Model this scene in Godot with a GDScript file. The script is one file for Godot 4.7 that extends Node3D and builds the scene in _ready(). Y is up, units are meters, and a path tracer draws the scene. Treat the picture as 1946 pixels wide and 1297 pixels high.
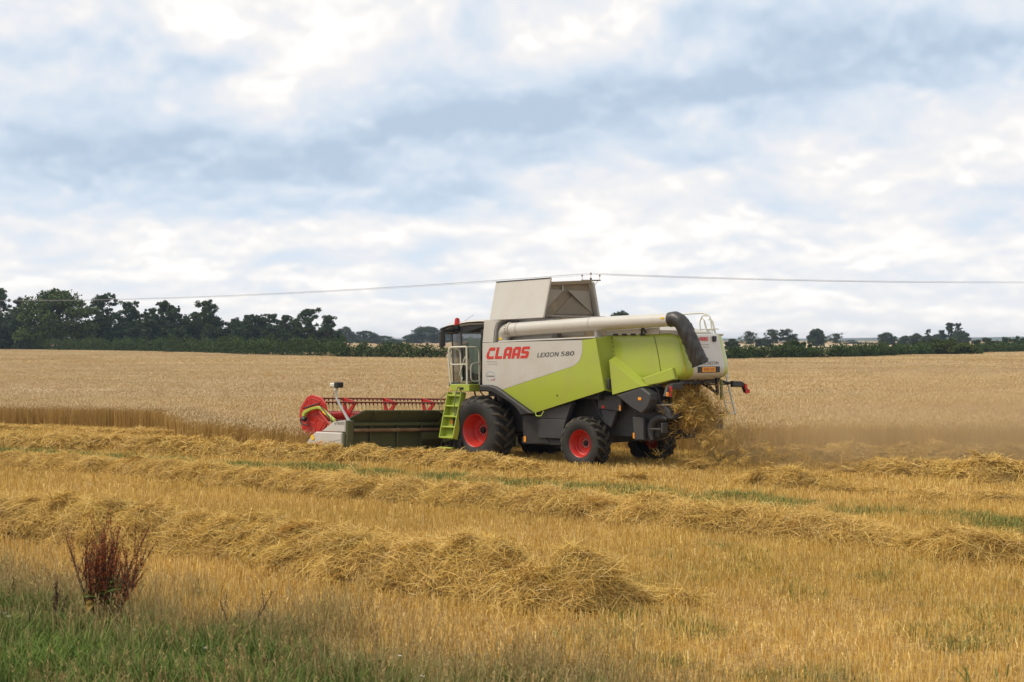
extends Node3D
# A combine harvester cutting barley under a broken grey-white sky.

const FOC := 3300.0      # focal length of the photograph in its pixels
const CX := 973.0
const HOR := 645.0       # row of the true horizon
const EYE := 3.27        # metres of the lens above the field
const YAW := 42.0        # heading of the machine, degrees turned away from the picture plane

var M := {}
var rng := RandomNumberGenerator.new()
var used := {}
var ax_x: Vector3
var ax_z: Vector3
var machine_at: Vector3

# ------------------------------------------------------------------ helpers
func ground_at(u: float, v: float, y := 0.0) -> Vector3:
	var d := (EYE - y) * FOC / (v - HOR)
	return Vector3((u - CX) / FOC * d, y, -d)

func at_depth(u: float, v: float, d: float) -> Vector3:
	return Vector3((u - CX) / FOC * d, EYE - (v - HOR) / FOC * d, -d)

func local_to_world(p: Vector3) -> Vector3:
	return machine_at + ax_x * p.x + Vector3.UP * p.y + ax_z * p.z

func lin(r: float, g: float, b: float) -> Color:
	return Color(r, g, b).linear_to_srgb()

func numbered(n: String) -> String:
	if not used.has(n):
		used[n] = 0
		return n
	used[n] += 1
	return "%s_%03d" % [n, used[n]]

func tag(o: Node, label: String, category: String, group := "", kind := ""):
	if label != "": o.set_meta("label", label)
	if category != "": o.set_meta("category", category)
	if group != "": o.set_meta("group", group)
	if kind != "": o.set_meta("kind", kind)

func thing(called: String, label: String, category: String, where := Vector3.ZERO, group := "") -> Node3D:
	var o := Node3D.new()
	o.name = numbered(called)
	add_child(o)
	o.position = where
	tag(o, label, category, group)
	return o

func part(parent: Node, called: String, mesh: Mesh, m: Material) -> MeshInstance3D:
	var o := MeshInstance3D.new()
	o.name = called
	o.mesh = mesh
	o.material_override = m
	parent.add_child(o, true)
	return o

func copies(parent: Node, called: String, mesh: Mesh, m: Material, at: Array, tint: Array) -> MultiMeshInstance3D:
	var mm := MultiMesh.new()
	mm.transform_format = MultiMesh.TRANSFORM_3D
	mm.use_colors = true
	mm.mesh = mesh
	mm.instance_count = at.size()
	for i in at.size():
		mm.set_instance_transform(i, at[i])
		mm.set_instance_color(i, tint[i])
	var o := MultiMeshInstance3D.new()
	o.name = called
	o.multimesh = mm
	o.material_override = m
	o.set_meta("kind", "stuff")
	parent.add_child(o, true)
	return o

class MB:
	var v := PackedVector3Array()
	var n := PackedVector3Array()
	var c := PackedColorArray()
	var col := Color.WHITE
	var colored := false
	var smooth := true
	func paint(k: Color):
		col = k
		colored = true
	func put(a: Vector3, na: Vector3):
		v.append(a)
		n.append(na)
		c.append(col)
	func tri(a: Vector3, b: Vector3, d: Vector3):       # counter-clockwise seen from outside
		var k := (b - a).cross(d - a)
		if k.length_squared() < 1e-16: return
		k = k.normalized()
		put(a, k); put(d, k); put(b, k)
	func tri_n(a: Vector3, b: Vector3, d: Vector3, na: Vector3, nb: Vector3, nd: Vector3):
		put(a, na); put(d, nd); put(b, nb)
	func quad(a: Vector3, b: Vector3, d: Vector3, e: Vector3):
		tri(a, b, d); tri(a, d, e)
	func quad_n(a: Vector3, b: Vector3, d: Vector3, e: Vector3, na: Vector3, nb: Vector3, nd: Vector3, ne: Vector3):
		tri_n(a, b, d, na, nb, nd); tri_n(a, d, e, na, nd, ne)
	# polyhedron of 8 corners: lower ring p0..p3 counter-clockwise from above, upper ring p4..p7 above them
	func hexa(p: Array):
		var m := Vector3.ZERO
		for q in p: m += q
		m /= 8.0
		for f in [[0, 3, 2, 1], [4, 5, 6, 7], [0, 1, 5, 4], [1, 2, 6, 5], [2, 3, 7, 6], [3, 0, 4, 7]]:
			face([p[f[0]], p[f[1]], p[f[2]], p[f[3]]], m)
	func face(p: Array, inside: Vector3):               # flat polygon turned away from a point inside
		var k: Vector3 = (p[1] - p[0]).cross(p[2] - p[0])
		var out: bool = k.dot(p[0] - inside) > 0.0
		for i in range(1, p.size() - 1):
			if out: tri(p[0], p[i], p[i + 1])
			else: tri(p[0], p[i + 1], p[i])
	# box with chamfered edges
	func box(at: Vector3, size: Vector3, b := Basis.IDENTITY, bev := 0.012):
		var h := size * 0.5
		var e: float = min(bev, min(h.x, min(h.y, h.z)) * 0.45)
		var sgn := [-1.0, 1.0]
		var f := func(x: float, y: float, z: float) -> Vector3: return at + b * Vector3(x, y, z)
		for s in sgn:
			face([f.call(s * h.x, -h.y + e, -h.z + e), f.call(s * h.x, h.y - e, -h.z + e), f.call(s * h.x, h.y - e, h.z - e), f.call(s * h.x, -h.y + e, h.z - e)], at)
			face([f.call(-h.x + e, s * h.y, -h.z + e), f.call(h.x - e, s * h.y, -h.z + e), f.call(h.x - e, s * h.y, h.z - e), f.call(-h.x + e, s * h.y, h.z - e)], at)
			face([f.call(-h.x + e, -h.y + e, s * h.z), f.call(h.x - e, -h.y + e, s * h.z), f.call(h.x - e, h.y - e, s * h.z), f.call(-h.x + e, h.y - e, s * h.z)], at)
			for t in sgn:
				face([f.call(s * h.x, t * (h.y - e), -h.z + e), f.call(s * (h.x - e), t * h.y, -h.z + e), f.call(s * (h.x - e), t * h.y, h.z - e), f.call(s * h.x, t * (h.y - e), h.z - e)], at)
				face([f.call(s * h.x, -h.y + e, t * (h.z - e)), f.call(s * (h.x - e), -h.y + e, t * h.z), f.call(s * (h.x - e), h.y - e, t * h.z), f.call(s * h.x, h.y - e, t * (h.z - e))], at)
				face([f.call(-h.x + e, s * h.y, t * (h.z - e)), f.call(-h.x + e, s * (h.y - e), t * h.z), f.call(h.x - e, s * (h.y - e), t * h.z), f.call(h.x - e, s * h.y, t * (h.z - e))], at)
				for w in sgn:
					face([f.call(s * h.x, t * (h.y - e), w * (h.z - e)), f.call(s * (h.x - e), t * h.y, w * (h.z - e)), f.call(s * (h.x - e), t * (h.y - e), w * h.z)], at)
	func bar(a: Vector3, d: Vector3, w: float, h: float, up := Vector3.UP, bev := 0.006):
		var z := (d - a).normalized()
		if abs(z.dot(up)) > 0.95: up = Vector3.RIGHT
		var x := up.cross(z).normalized()
		box((a + d) * 0.5, Vector3(w, h, a.distance_to(d)), Basis(x, z.cross(x), z), bev)
	static func ccw(p: PackedVector2Array) -> PackedVector2Array:
		var a := 0.0
		for i in p.size(): a += p[i].cross(p[(i + 1) % p.size()])
		if a < 0.0: p.reverse()
		return p
	static func inset(p: PackedVector2Array, e: float) -> PackedVector2Array:
		var o := PackedVector2Array()
		for i in p.size():
			var a := (p[i] - p[(i + p.size() - 1) % p.size()]).normalized()
			var d := (p[(i + 1) % p.size()] - p[i]).normalized()
			var na := Vector2(-a.y, a.x)
			var nd := Vector2(-d.y, d.x)
			var m := (na + nd).normalized()
			o.append(p[i] + m * e / max(0.4, m.dot(na)))
		return o
	# polygon in the xy plane drawn out from z0 to z1, edges chamfered
	func prism(poly: PackedVector2Array, z0: float, z1: float, bev := 0.012, t := Transform3D.IDENTITY):
		var p := ccw(poly.duplicate())
		var q := inset(p, bev) if bev > 0.0 else p
		var f := func(a: Vector2, z: float) -> Vector3: return t * Vector3(a.x, a.y, z)
		var ids := Geometry2D.triangulate_polygon(q)
		for i in range(0, ids.size(), 3):
			var a := q[ids[i]]
			var b := q[ids[i + 1]]
			var d := q[ids[i + 2]]
			if (b - a).cross(d - a) < 0.0:
				var x := b
				b = d
				d = x
			tri(f.call(a, z1), f.call(b, z1), f.call(d, z1))
			tri(f.call(a, z0), f.call(d, z0), f.call(b, z0))
		for i in p.size():
			var j := (i + 1) % p.size()
			quad(f.call(p[i], z0 + bev), f.call(p[j], z0 + bev), f.call(p[j], z1 - bev), f.call(p[i], z1 - bev))
			if bev > 0.0:
				quad(f.call(p[i], z1 - bev), f.call(p[j], z1 - bev), f.call(q[j], z1), f.call(q[i], z1))
				quad(f.call(q[i], z0), f.call(q[j], z0), f.call(p[j], z0 + bev), f.call(p[i], z0 + bev))
	# sheet over a polygon in xy, bent to z = zf(x, y)
	func sheet(poly: PackedVector2Array, zf: Callable, thick := 0.04, cell := 0.25):
		var p := ccw(poly.duplicate())
		var lo := p[0]
		var hi := p[0]
		for a in p:
			lo = lo.min(a)
			hi = hi.max(a)
		var nf := func(a: Vector2) -> Vector3:
			var e := 0.01
			return Vector3(-(zf.call(a.x + e, a.y) - zf.call(a.x - e, a.y)) / (2 * e), -(zf.call(a.x, a.y + e) - zf.call(a.x, a.y - e)) / (2 * e), 1.0).normalized()
		var x := lo.x
		while x < hi.x:
			var y := lo.y
			while y < hi.y:
				var r := PackedVector2Array([Vector2(x, y), Vector2(x + cell, y), Vector2(x + cell, y + cell), Vector2(x, y + cell)])
				for g in Geometry2D.intersect_polygons(p, r):
					var ids := Geometry2D.triangulate_polygon(g)
					for i in range(0, ids.size(), 3):
						var a: Vector2 = g[ids[i]]
						var b: Vector2 = g[ids[i + 1]]
						var d: Vector2 = g[ids[i + 2]]
						if (b - a).cross(d - a) < 0.0:
							var s := b
							b = d
							d = s
						var za: float = zf.call(a.x, a.y)
						var zb: float = zf.call(b.x, b.y)
						var zd: float = zf.call(d.x, d.y)
						tri_n(Vector3(a.x, a.y, za), Vector3(b.x, b.y, zb), Vector3(d.x, d.y, zd), nf.call(a), nf.call(b), nf.call(d))
						tri_n(Vector3(a.x, a.y, za - thick), Vector3(d.x, d.y, zd - thick), Vector3(b.x, b.y, zb - thick), -nf.call(a), -nf.call(d), -nf.call(b))
				y += cell
			x += cell
		for i in p.size():
			var a := p[i]
			var b := p[(i + 1) % p.size()]
			var k := int(ceil(a.distance_to(b) / cell))
			for s in k:
				var e := a.lerp(b, float(s) / k)
				var g := a.lerp(b, float(s + 1) / k)
				var ze: float = zf.call(e.x, e.y)
				var zg: float = zf.call(g.x, g.y)
				quad(Vector3(e.x, e.y, ze - thick), Vector3(g.x, g.y, zg - thick), Vector3(g.x, g.y, zg), Vector3(e.x, e.y, ze))
	# round tube through points; r is a number or one for each point
	func tube(pts: Array, r, sides := 8, caps := true, squash := 1.0):
		var rad := func(i: int) -> float: return r[i] if r is Array else r
		var rings := []
		var x := Vector3.ZERO
		for i in pts.size():
			var a: Vector3 = pts[max(0, i - 1)]
			var b: Vector3 = pts[min(pts.size() - 1, i + 1)]
			var z := (b - a).normalized()
			if x == Vector3.ZERO:
				x = (Vector3.UP if abs(z.y) < 0.9 else Vector3.RIGHT).cross(z).normalized()
			else:
				x = (x - z * x.dot(z)).normalized()
			var y := z.cross(x)
			var ring := []
			for k in sides:
				var t := TAU * k / sides
				var d := x * cos(t) * squash + y * sin(t)
				ring.append([pts[i] + d * rad.call(i), d.normalized()])
			rings.append(ring)
			if caps and (i == 0 or i == pts.size() - 1):
				for k in range(1, sides - 1):
					var q := [ring[0][0], ring[k][0], ring[k + 1][0]]
					if i == 0: tri(q[0], q[2], q[1])
					else: tri(q[0], q[1], q[2])
		for i in pts.size() - 1:
			for k in sides:
				var l := (k + 1) % sides
				var a = rings[i][k]
				var b = rings[i][l]
				var d = rings[i + 1][l]
				var e = rings[i + 1][k]
				quad_n(a[0], b[0], d[0], e[0], a[1], b[1], d[1], e[1])
	# profile of (radius, z) turned about the z axis; the outside lies to the left of the profile's direction
	func lathe(prof: Array, segs := 40, t := Transform3D.IDENTITY):
		var m := prof.size()
		for i in m - 1:
			var a: Vector2 = prof[i]
			var b: Vector2 = prof[i + 1]
			var d := (b - a).normalized()
			var k2 := Vector2(-d.y, d.x)
			var ka := k2
			var kb := k2
			if i > 0:
				var w: Vector2 = (prof[i] - prof[i - 1]).normalized()
				if w.dot(d) > 0.6: ka = (k2 + Vector2(-w.y, w.x)).normalized()
			if i < m - 2:
				var w: Vector2 = (prof[i + 2] - prof[i + 1]).normalized()
				if w.dot(d) > 0.6: kb = (k2 + Vector2(-w.y, w.x)).normalized()
			for s in segs:
				var t0 := TAU * s / segs
				var t1 := TAU * (s + 1) / segs
				var e0 := Vector3(cos(t0), sin(t0), 0)
				var e1 := Vector3(cos(t1), sin(t1), 0)
				var z := Vector3(0, 0, 1)
				var pa0 := t * (e0 * a.x + z * a.y)
				var pa1 := t * (e1 * a.x + z * a.y)
				var pb0 := t * (e0 * b.x + z * b.y)
				var pb1 := t * (e1 * b.x + z * b.y)
				var na0 := t.basis * (e0 * ka.x + z * ka.y)
				var na1 := t.basis * (e1 * ka.x + z * ka.y)
				var nb0 := t.basis * (e0 * kb.x + z * kb.y)
				var nb1 := t.basis * (e1 * kb.x + z * kb.y)
				quad_n(pb0, pb1, pa1, pa0, nb0, nb1, na1, na0) if (pb1 - pb0).cross(pa1 - pb0).dot(nb0) + (pa1 - pb0).cross(pa0 - pb0).dot(na0) > 0 else quad_n(pa0, pa1, pb1, pb0, na0, na1, nb1, nb0)
	# grid of points with soft normals, rows along the first index
	func grid(g: Array, flip := false):
		var rn := []
		for i in g.size():
			var row := []
			for j in g[i].size():
				var du: Vector3 = g[min(i + 1, g.size() - 1)][j] - g[max(i - 1, 0)][j]
				var dv: Vector3 = g[i][min(j + 1, g[i].size() - 1)] - g[i][max(j - 1, 0)]
				var k := du.cross(dv).normalized()
				row.append(-k if flip else k)
			rn.append(row)
		for i in g.size() - 1:
			for j in g[i].size() - 1:
				if flip: quad_n(g[i][j], g[i][j + 1], g[i + 1][j + 1], g[i + 1][j], rn[i][j], rn[i][j + 1], rn[i + 1][j + 1], rn[i + 1][j])
				else: quad_n(g[i][j], g[i + 1][j], g[i + 1][j + 1], g[i][j + 1], rn[i][j], rn[i + 1][j], rn[i + 1][j + 1], rn[i][j + 1])
	func mesh() -> ArrayMesh:
		var a := []
		a.resize(Mesh.ARRAY_MAX)
		a[Mesh.ARRAY_VERTEX] = v
		a[Mesh.ARRAY_NORMAL] = n
		if colored: a[Mesh.ARRAY_COLOR] = c
		var m := ArrayMesh.new()
		m.add_surface_from_arrays(Mesh.PRIMITIVE_TRIANGLES, a)
		return m

# leaf-like and straw-like faces: no normals, each face lit as it lies
class Blades:
	var v := PackedVector3Array()
	var c := PackedColorArray()
	func strip(pts: Array, w: Array, side: Vector3, k0: Color, k1: Color):
		for i in pts.size() - 1:
			var t0 := float(i) / (pts.size() - 1)
			var t1 := float(i + 1) / (pts.size() - 1)
			var a: Vector3 = pts[i] - side * w[i]
			var b: Vector3 = pts[i] + side * w[i]
			var d: Vector3 = pts[i + 1] + side * w[i + 1]
			var e: Vector3 = pts[i + 1] - side * w[i + 1]
			var c0 := k0.lerp(k1, t0)
			var c1 := k0.lerp(k1, t1)
			for q in [[a, c0], [b, c0], [d, c1]]:
				v.append(q[0]); c.append(q[1])
			if w[i + 1] > 0.0:
				for q in [[a, c0], [d, c1], [e, c1]]:
					v.append(q[0]); c.append(q[1])
	func leaf(at: Vector3, a: Vector3, b: Vector3, k: Color):
		for q in [at - a, at + b, at + a, at - a, at + a, at - b]:
			v.append(q); c.append(k)
	func mesh() -> ArrayMesh:
		var a := []
		a.resize(Mesh.ARRAY_MAX)
		a[Mesh.ARRAY_VERTEX] = v
		a[Mesh.ARRAY_COLOR] = c
		var m := ArrayMesh.new()
		m.add_surface_from_arrays(Mesh.PRIMITIVE_TRIANGLES, a)
		return m

func V2(a: Array) -> PackedVector2Array:
	var o := PackedVector2Array()
	for i in range(0, a.size(), 2): o.append(Vector2(a[i], a[i + 1]))
	return o

func arc(c: Vector3, a: Vector3, b: Vector3, t0: float, t1: float, k: int) -> Array:
	var o := []
	for i in k + 1:
		var t: float = deg_to_rad(lerpf(t0, t1, float(i) / k))
		o.append(c + a * cos(t) + b * sin(t))
	return o

# points with their corners rounded off
func rounded(p: Array, r: float, k := 4) -> Array:
	var o := [p[0]]
	for i in range(1, p.size() - 1):
		var a: Vector3 = p[i - 1]
		var b: Vector3 = p[i]
		var d: Vector3 = p[i + 1]
		var e: float = min(r, min(a.distance_to(b), b.distance_to(d)) * 0.45)
		var s := b + (a - b).normalized() * e
		var t := b + (d - b).normalized() * e
		for j in k + 1:
			var f := float(j) / k
			o.append(s.lerp(b, f).lerp(b.lerp(t, f), f))
	o.append(p[p.size() - 1])
	return o

func paint(color: Color, rough := 0.5, metal := 0.0, coat := 0.0, dusty := 0.0) -> StandardMaterial3D:
	var m := StandardMaterial3D.new()
	m.albedo_color = color
	m.roughness = rough
	m.metallic = metal
	if coat > 0.0:
		m.clearcoat_enabled = true
		m.clearcoat = coat
		m.clearcoat_roughness = 0.12
	if dusty > 0.0:
		m.detail_enabled = true
		m.detail_blend_mode = BaseMaterial3D.BLEND_MODE_MIX
		m.detail_uv_layer = BaseMaterial3D.DETAIL_UV_1
		m.detail_albedo = M.dust_light_tex if dusty < 0.15 else (M.dust_tex if dusty < 0.5 else M.dust_heavy_tex)
		m.uv1_triplanar = true
		m.uv1_scale = Vector3(0.45, 0.45, 0.45)
	return m

func leafy(rough := 0.7, through := 0.0) -> StandardMaterial3D:
	var m := StandardMaterial3D.new()
	m.vertex_color_use_as_albedo = true
	m.roughness = rough
	m.specular_mode = BaseMaterial3D.SPECULAR_SCHLICK_GGX
	m.metallic_specular = 0.3
	if through > 0.0:
		m.backlight_enabled = true
		m.backlight = Color(through, through, through * 0.8)
	return m

func noise(freq: float, seed_: int, oct := 4) -> FastNoiseLite:
	var f := FastNoiseLite.new()
	f.seed = seed_
	f.frequency = freq
	f.noise_type = FastNoiseLite.TYPE_SIMPLEX_SMOOTH
	f.fractal_type = FastNoiseLite.FRACTAL_FBM
	f.fractal_octaves = oct
	return f

# dust as grains and smears on paint: pale straw-coloured, patchy, mostly clear
func dust_texture(seed_: int, amount: float) -> ImageTexture:
	var big := noise(0.012, seed_, 5).get_seamless_image(256, 256)
	var fine := noise(0.11, seed_ + 1, 3).get_seamless_image(256, 256)
	var im := Image.create(256, 256, false, Image.FORMAT_RGBA8)
	var k := Color(0.62, 0.54, 0.40)
	for y in 256:
		for x in 256:
			var a := big.get_pixel(x, y).r * 0.65 + fine.get_pixel(x, y).r * 0.35
			im.set_pixel(x, y, Color(k.r, k.g, k.b, clampf((a - 0.42) * 2.2, 0.0, 1.0) * amount))
	return ImageTexture.create_from_image(im)

func ramp_texture(seed_: int, freq: float, stops: Array, size := 512) -> ImageTexture:
	var big := noise(freq, seed_, 5).get_seamless_image(size, size)
	var fine := noise(freq * 9.0, seed_ + 7, 3).get_seamless_image(size, size)
	var im := Image.create(size, size, false, Image.FORMAT_RGB8)
	for y in size:
		for x in size:
			var t := clampf((big.get_pixel(x, y).r * 0.5 + fine.get_pixel(x, y).r * 0.5 - 0.25) * 2.0, 0.0, 0.999) * (stops.size() - 1)
			var i := int(t)
			im.set_pixel(x, y, stops[i].lerp(stops[i + 1], t - i))
	return ImageTexture.create_from_image(im)

# ------------------------------------------------------------------ sky
var sky_warp := noise(1.0, 11, 4)
var sky_big := noise(1.0, 12, 5)
var sky_fine := noise(1.0, 13, 5)
var sky_lump := noise(1.0, 17, 6)
# soft masses of cloud seen in the photograph: azimuth and height in degrees, half sizes, tilt, shade (+ grey-blue underside, - white top)
var cloud_masses := []

func set_cloud_masses():
	for a in [[120, 310, 360, 62, 0.02, 0.58], [560, 285, 360, 58, -0.04, 0.62], [930, 255, 300, 56, -0.12, 0.5], [420, 395, 420, 24, 0.0, 0.42], [760, 385, 200, 22, -0.2, 0.34],
			[1420, 150, 340, 62, -0.03, 0.56], [1800, 110, 280, 56, -0.04, 0.62], [1150, 205, 300, 50, -0.06, 0.42], [1550, 40, 330, 45, 0.0, 0.42], [1000, 340, 180, 30, -0.2, 0.3],
			[210, 130, 190, 38, 0.1, 0.36], [430, 105, 80, 28, -0.3, 0.3], [820, 130, 130, 60, 0.0, 0.3], [900, 40, 60, 40, 0.0, 0.25], [1500, 392, 120, 22, 0.05, 0.42],
			[1850, 390, 140, 18, -0.05, 0.4], [1900, 432, 110, 12, 0, 0.38], [1360, 300, 110, 34, 0, 0.3], [550, 522, 130, 18, -0.1, 0.3], [820, 505, 60, 22, 0, 0.25], [1260, 575, 120, 16, 0, 0.3], [60, 470, 60, 14, 0, 0.3],
			[1090, 80, 95, 62, 0.2, -0.6], [1190, 25, 70, 60, 0, -0.55], [420, 15, 300, 42, 0, -0.4], [540, 105, 110, 40, -0.35, -0.5], [470, 205, 95, 38, 0.1, -0.45], [640, 70, 90, 35, -0.2, -0.35], [90, 375, 160, 20, 0.12, -0.4],
			[300, 387, 110, 14, 0, -0.35], [660, 350, 90, 14, -0.1, -0.4], [600, 455, 130, 45, -0.3, -0.3], [250, 480, 200, 40, 0, -0.25], [1060, 390, 90, 26, 0.05, -0.5], [1200, 450, 110, 34, 0, -0.35], [1600, 240, 120, 42, -0.2, -0.3],
			[1720, 420, 90, 40, -0.5, -0.4], [1640, 460, 130, 30, 0, -0.3], [1920, 220, 90, 60, 0, -0.25], [940, 480, 60, 40, 0, -0.35], [1320, 245, 60, 20, 0, -0.25]]:
		var w: float = a[2]
		cloud_masses.append([rad_to_deg(atan((a[0] - CX) / FOC)), rad_to_deg(atan((HOR - a[1]) / FOC)), w / 57.6, a[3] * 1.25 / 57.6, a[4], a[5] * (0.74 if a[5] > 0.0 else 0.38)])

const EXPOSED := 1.25

func sky_color(az: float, el: float) -> Color:            # degrees; linear light
	var e: float = max(el, 0.0)
	var py := log(e + 3.0) * 1.9
	var cyl := Vector3(cos(deg_to_rad(az)) * 3.4, py, sin(deg_to_rad(az)) * 3.4)
	var wx := sky_warp.get_noise_3d(cyl.x * 1.6, cyl.y * 1.6 + 40.0, cyl.z * 1.6) * 3.2
	var wy := sky_warp.get_noise_3d(cyl.x * 1.6 + 9.0, cyl.y * 1.6 + 80.0, cyl.z * 1.6) * 1.3
	var far := sky_big.get_noise_3d(cyl.x * 0.45, cyl.y * 0.8, cyl.z * 0.45)
	var puff := sky_fine.get_noise_3d(cyl.x * 2.8 + wy * 0.4, cyl.y * 2.0, cyl.z * 2.8 + wx * 0.2)
	var small := sky_fine.get_noise_3d(cyl.x * 12.0 + 5.0 + wx * 0.4, cyl.y * 5.0 + wy * 0.5, cyl.z * 12.0)
	var base := lerpf(0.23, 0.32, smoothstep(2.0, 7.0, e))
	var t := base + 0.06 + far * 0.55
	# inside the part of the sky that the photograph shows, its own cloud masses; beyond it, more of the same by chance
	var here := (1.0 - smoothstep(17.5, 25.0, absf(az))) * (1.0 - smoothstep(11.5, 17.0, e))
	if here > 0.0:
		var s := base
		var ax := az + wx * 0.6
		var ay := e + wy * 0.85
		for m in cloud_masses:
			var dx: float = ax - m[0]
			var dy: float = ay - m[1]
			var x: float = (dx * cos(m[4]) - dy * sin(m[4])) / m[2]
			var y: float = (dx * sin(m[4]) + dy * cos(m[4])) / m[3]
			var q := x * x + y * y
			if q < 8.0: s += m[5] * exp(-q * 0.8)
		t = lerpf(t, s, here)
	t += puff * 0.20 + small * 0.07
	# heaped cloud: rounded lumps, bright where they face up
	var lump := sky_lump.get_noise_3d(cyl.x * 6.0 + wx * 0.25, cyl.y * 2.6 + wy * 0.3, cyl.z * 6.0)
	var lump2 := sky_lump.get_noise_3d(cyl.x * 6.0 + wx * 0.25, cyl.y * 2.6 + wy * 0.3 - 0.16, cyl.z * 6.0)
	t += (lump2 - lump) * 0.30 - smoothstep(0.05, 0.5, lump) * 0.14
	t = clampf(t, 0.0, 1.0)
	var stops := [Color8(255, 252, 248), Color8(248, 246, 245), Color8(236, 239, 245), Color8(219, 230, 243), Color8(203, 219, 237), Color8(188, 206, 226)]
	var f := t * 4.999
	var i := int(f)
	var c: Color = stops[i].lerp(stops[i + 1], f - i)
	# thin gaps low down let pale blue through
	var low := (1.0 - smoothstep(1.0, 6.0, e)) * clampf(t * 1.6 - 0.25, 0.0, 1.0)
	c = c.lerp(Color8(214, 234, 252), low * 0.7)
	c = c.lerp(Color8(250, 247, 243), (1.0 - smoothstep(0.0, 2.2, e)) * 0.45)
	c = c.srgb_to_linear()
	var glow := (1.0 + 0.12 * (1.0 - smoothstep(0.0, 0.3, t))) / EXPOSED      # sunlit tops outshine what the photograph could hold
	return Color(c.r * glow, c.g * glow, c.b * glow)

func sky_image() -> Image:
	set_cloud_masses()
	var w := 4096
	var h := 2048
	var cw := 768
	var ch := 384
	var im := Image.create(cw, ch, false, Image.FORMAT_RGBF)
	for y in ch:
		var el := 90.0 - (y + 0.5) * 180.0 / ch
		if el < -2.0:
			im.fill_rect(Rect2i(0, y, cw, ch - y), Color(0.25, 0.2, 0.12))
			break
		for x in cw:
			var az := (x + 0.5) * 360.0 / cw
			if az > 180.0: az -= 360.0
			im.set_pixel(x, y, sky_color(az, el))
	im.resize(w, h, Image.INTERPOLATE_BILINEAR)
	var y0 := int((90.0 - 18.0) / 180.0 * h)
	var y1 := int(90.0 / 180.0 * h) + 6
	for y in range(y0, y1):
		var el := 90.0 - (y + 0.5) * 180.0 / h
		for xx in range(-320, 320):
			var az := (xx + 0.5) * 360.0 / w
			im.set_pixel(posmod(xx, w), y, sky_color(az, el))
	return im

func set_stage():
	var cam := Camera3D.new()
	cam.name = "camera"
	cam.fov = rad_to_deg(2.0 * atan(648.5 / FOC))
	cam.position = Vector3(0, EYE, 0)
	cam.rotation.x = -atan((648.5 - HOR) / FOC)
	cam.near = 0.5
	cam.far = 9000.0
	var lens := CameraAttributesPhysical.new()
	lens.frustum_focal_length = 40.0
	lens.frustum_focus_distance = 46.0
	lens.frustum_far = 9000.0
	lens.frustum_near = 0.5
	lens.exposure_aperture = 3.2
	cam.attributes = lens
	cam.fov = rad_to_deg(2.0 * atan(648.5 / FOC))
	add_child(cam)
	cam.current = true
	var env := Environment.new()
	env.background_mode = Environment.BG_SKY
	var sky := Sky.new()
	var pano := PanoramaSkyMaterial.new()
	pano.panorama = ImageTexture.create_from_image(sky_image())
	sky.sky_material = pano
	env.sky = sky
	env.tonemap_mode = Environment.TONE_MAPPER_LINEAR
	env.tonemap_exposure = EXPOSED
	env.background_energy_multiplier = 1.0
	env.sdfgi_enabled = true
	env.ssao_enabled = true
	env.ssil_enabled = true
	env.fog_enabled = true
	env.fog_density = 0.00012
	env.fog_light_color = Color(0.80, 0.88, 1.0)
	env.volumetric_fog_enabled = true
	env.volumetric_fog_density = 0.0
	var we := WorldEnvironment.new()
	we.environment = env
	add_child(we)
	var sun := DirectionalLight3D.new()
	sun.name = "sun"
	sun.light_energy = 0.8
	sun.light_angular_distance = 22.0
	sun.light_color = Color(1.0, 0.95, 0.86)
	sun.shadow_enabled = true
	add_child(sun)
	sun.look_at_from_position(Vector3(-0.75, 1.05, 0.12) * 100.0, Vector3.ZERO)

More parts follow.
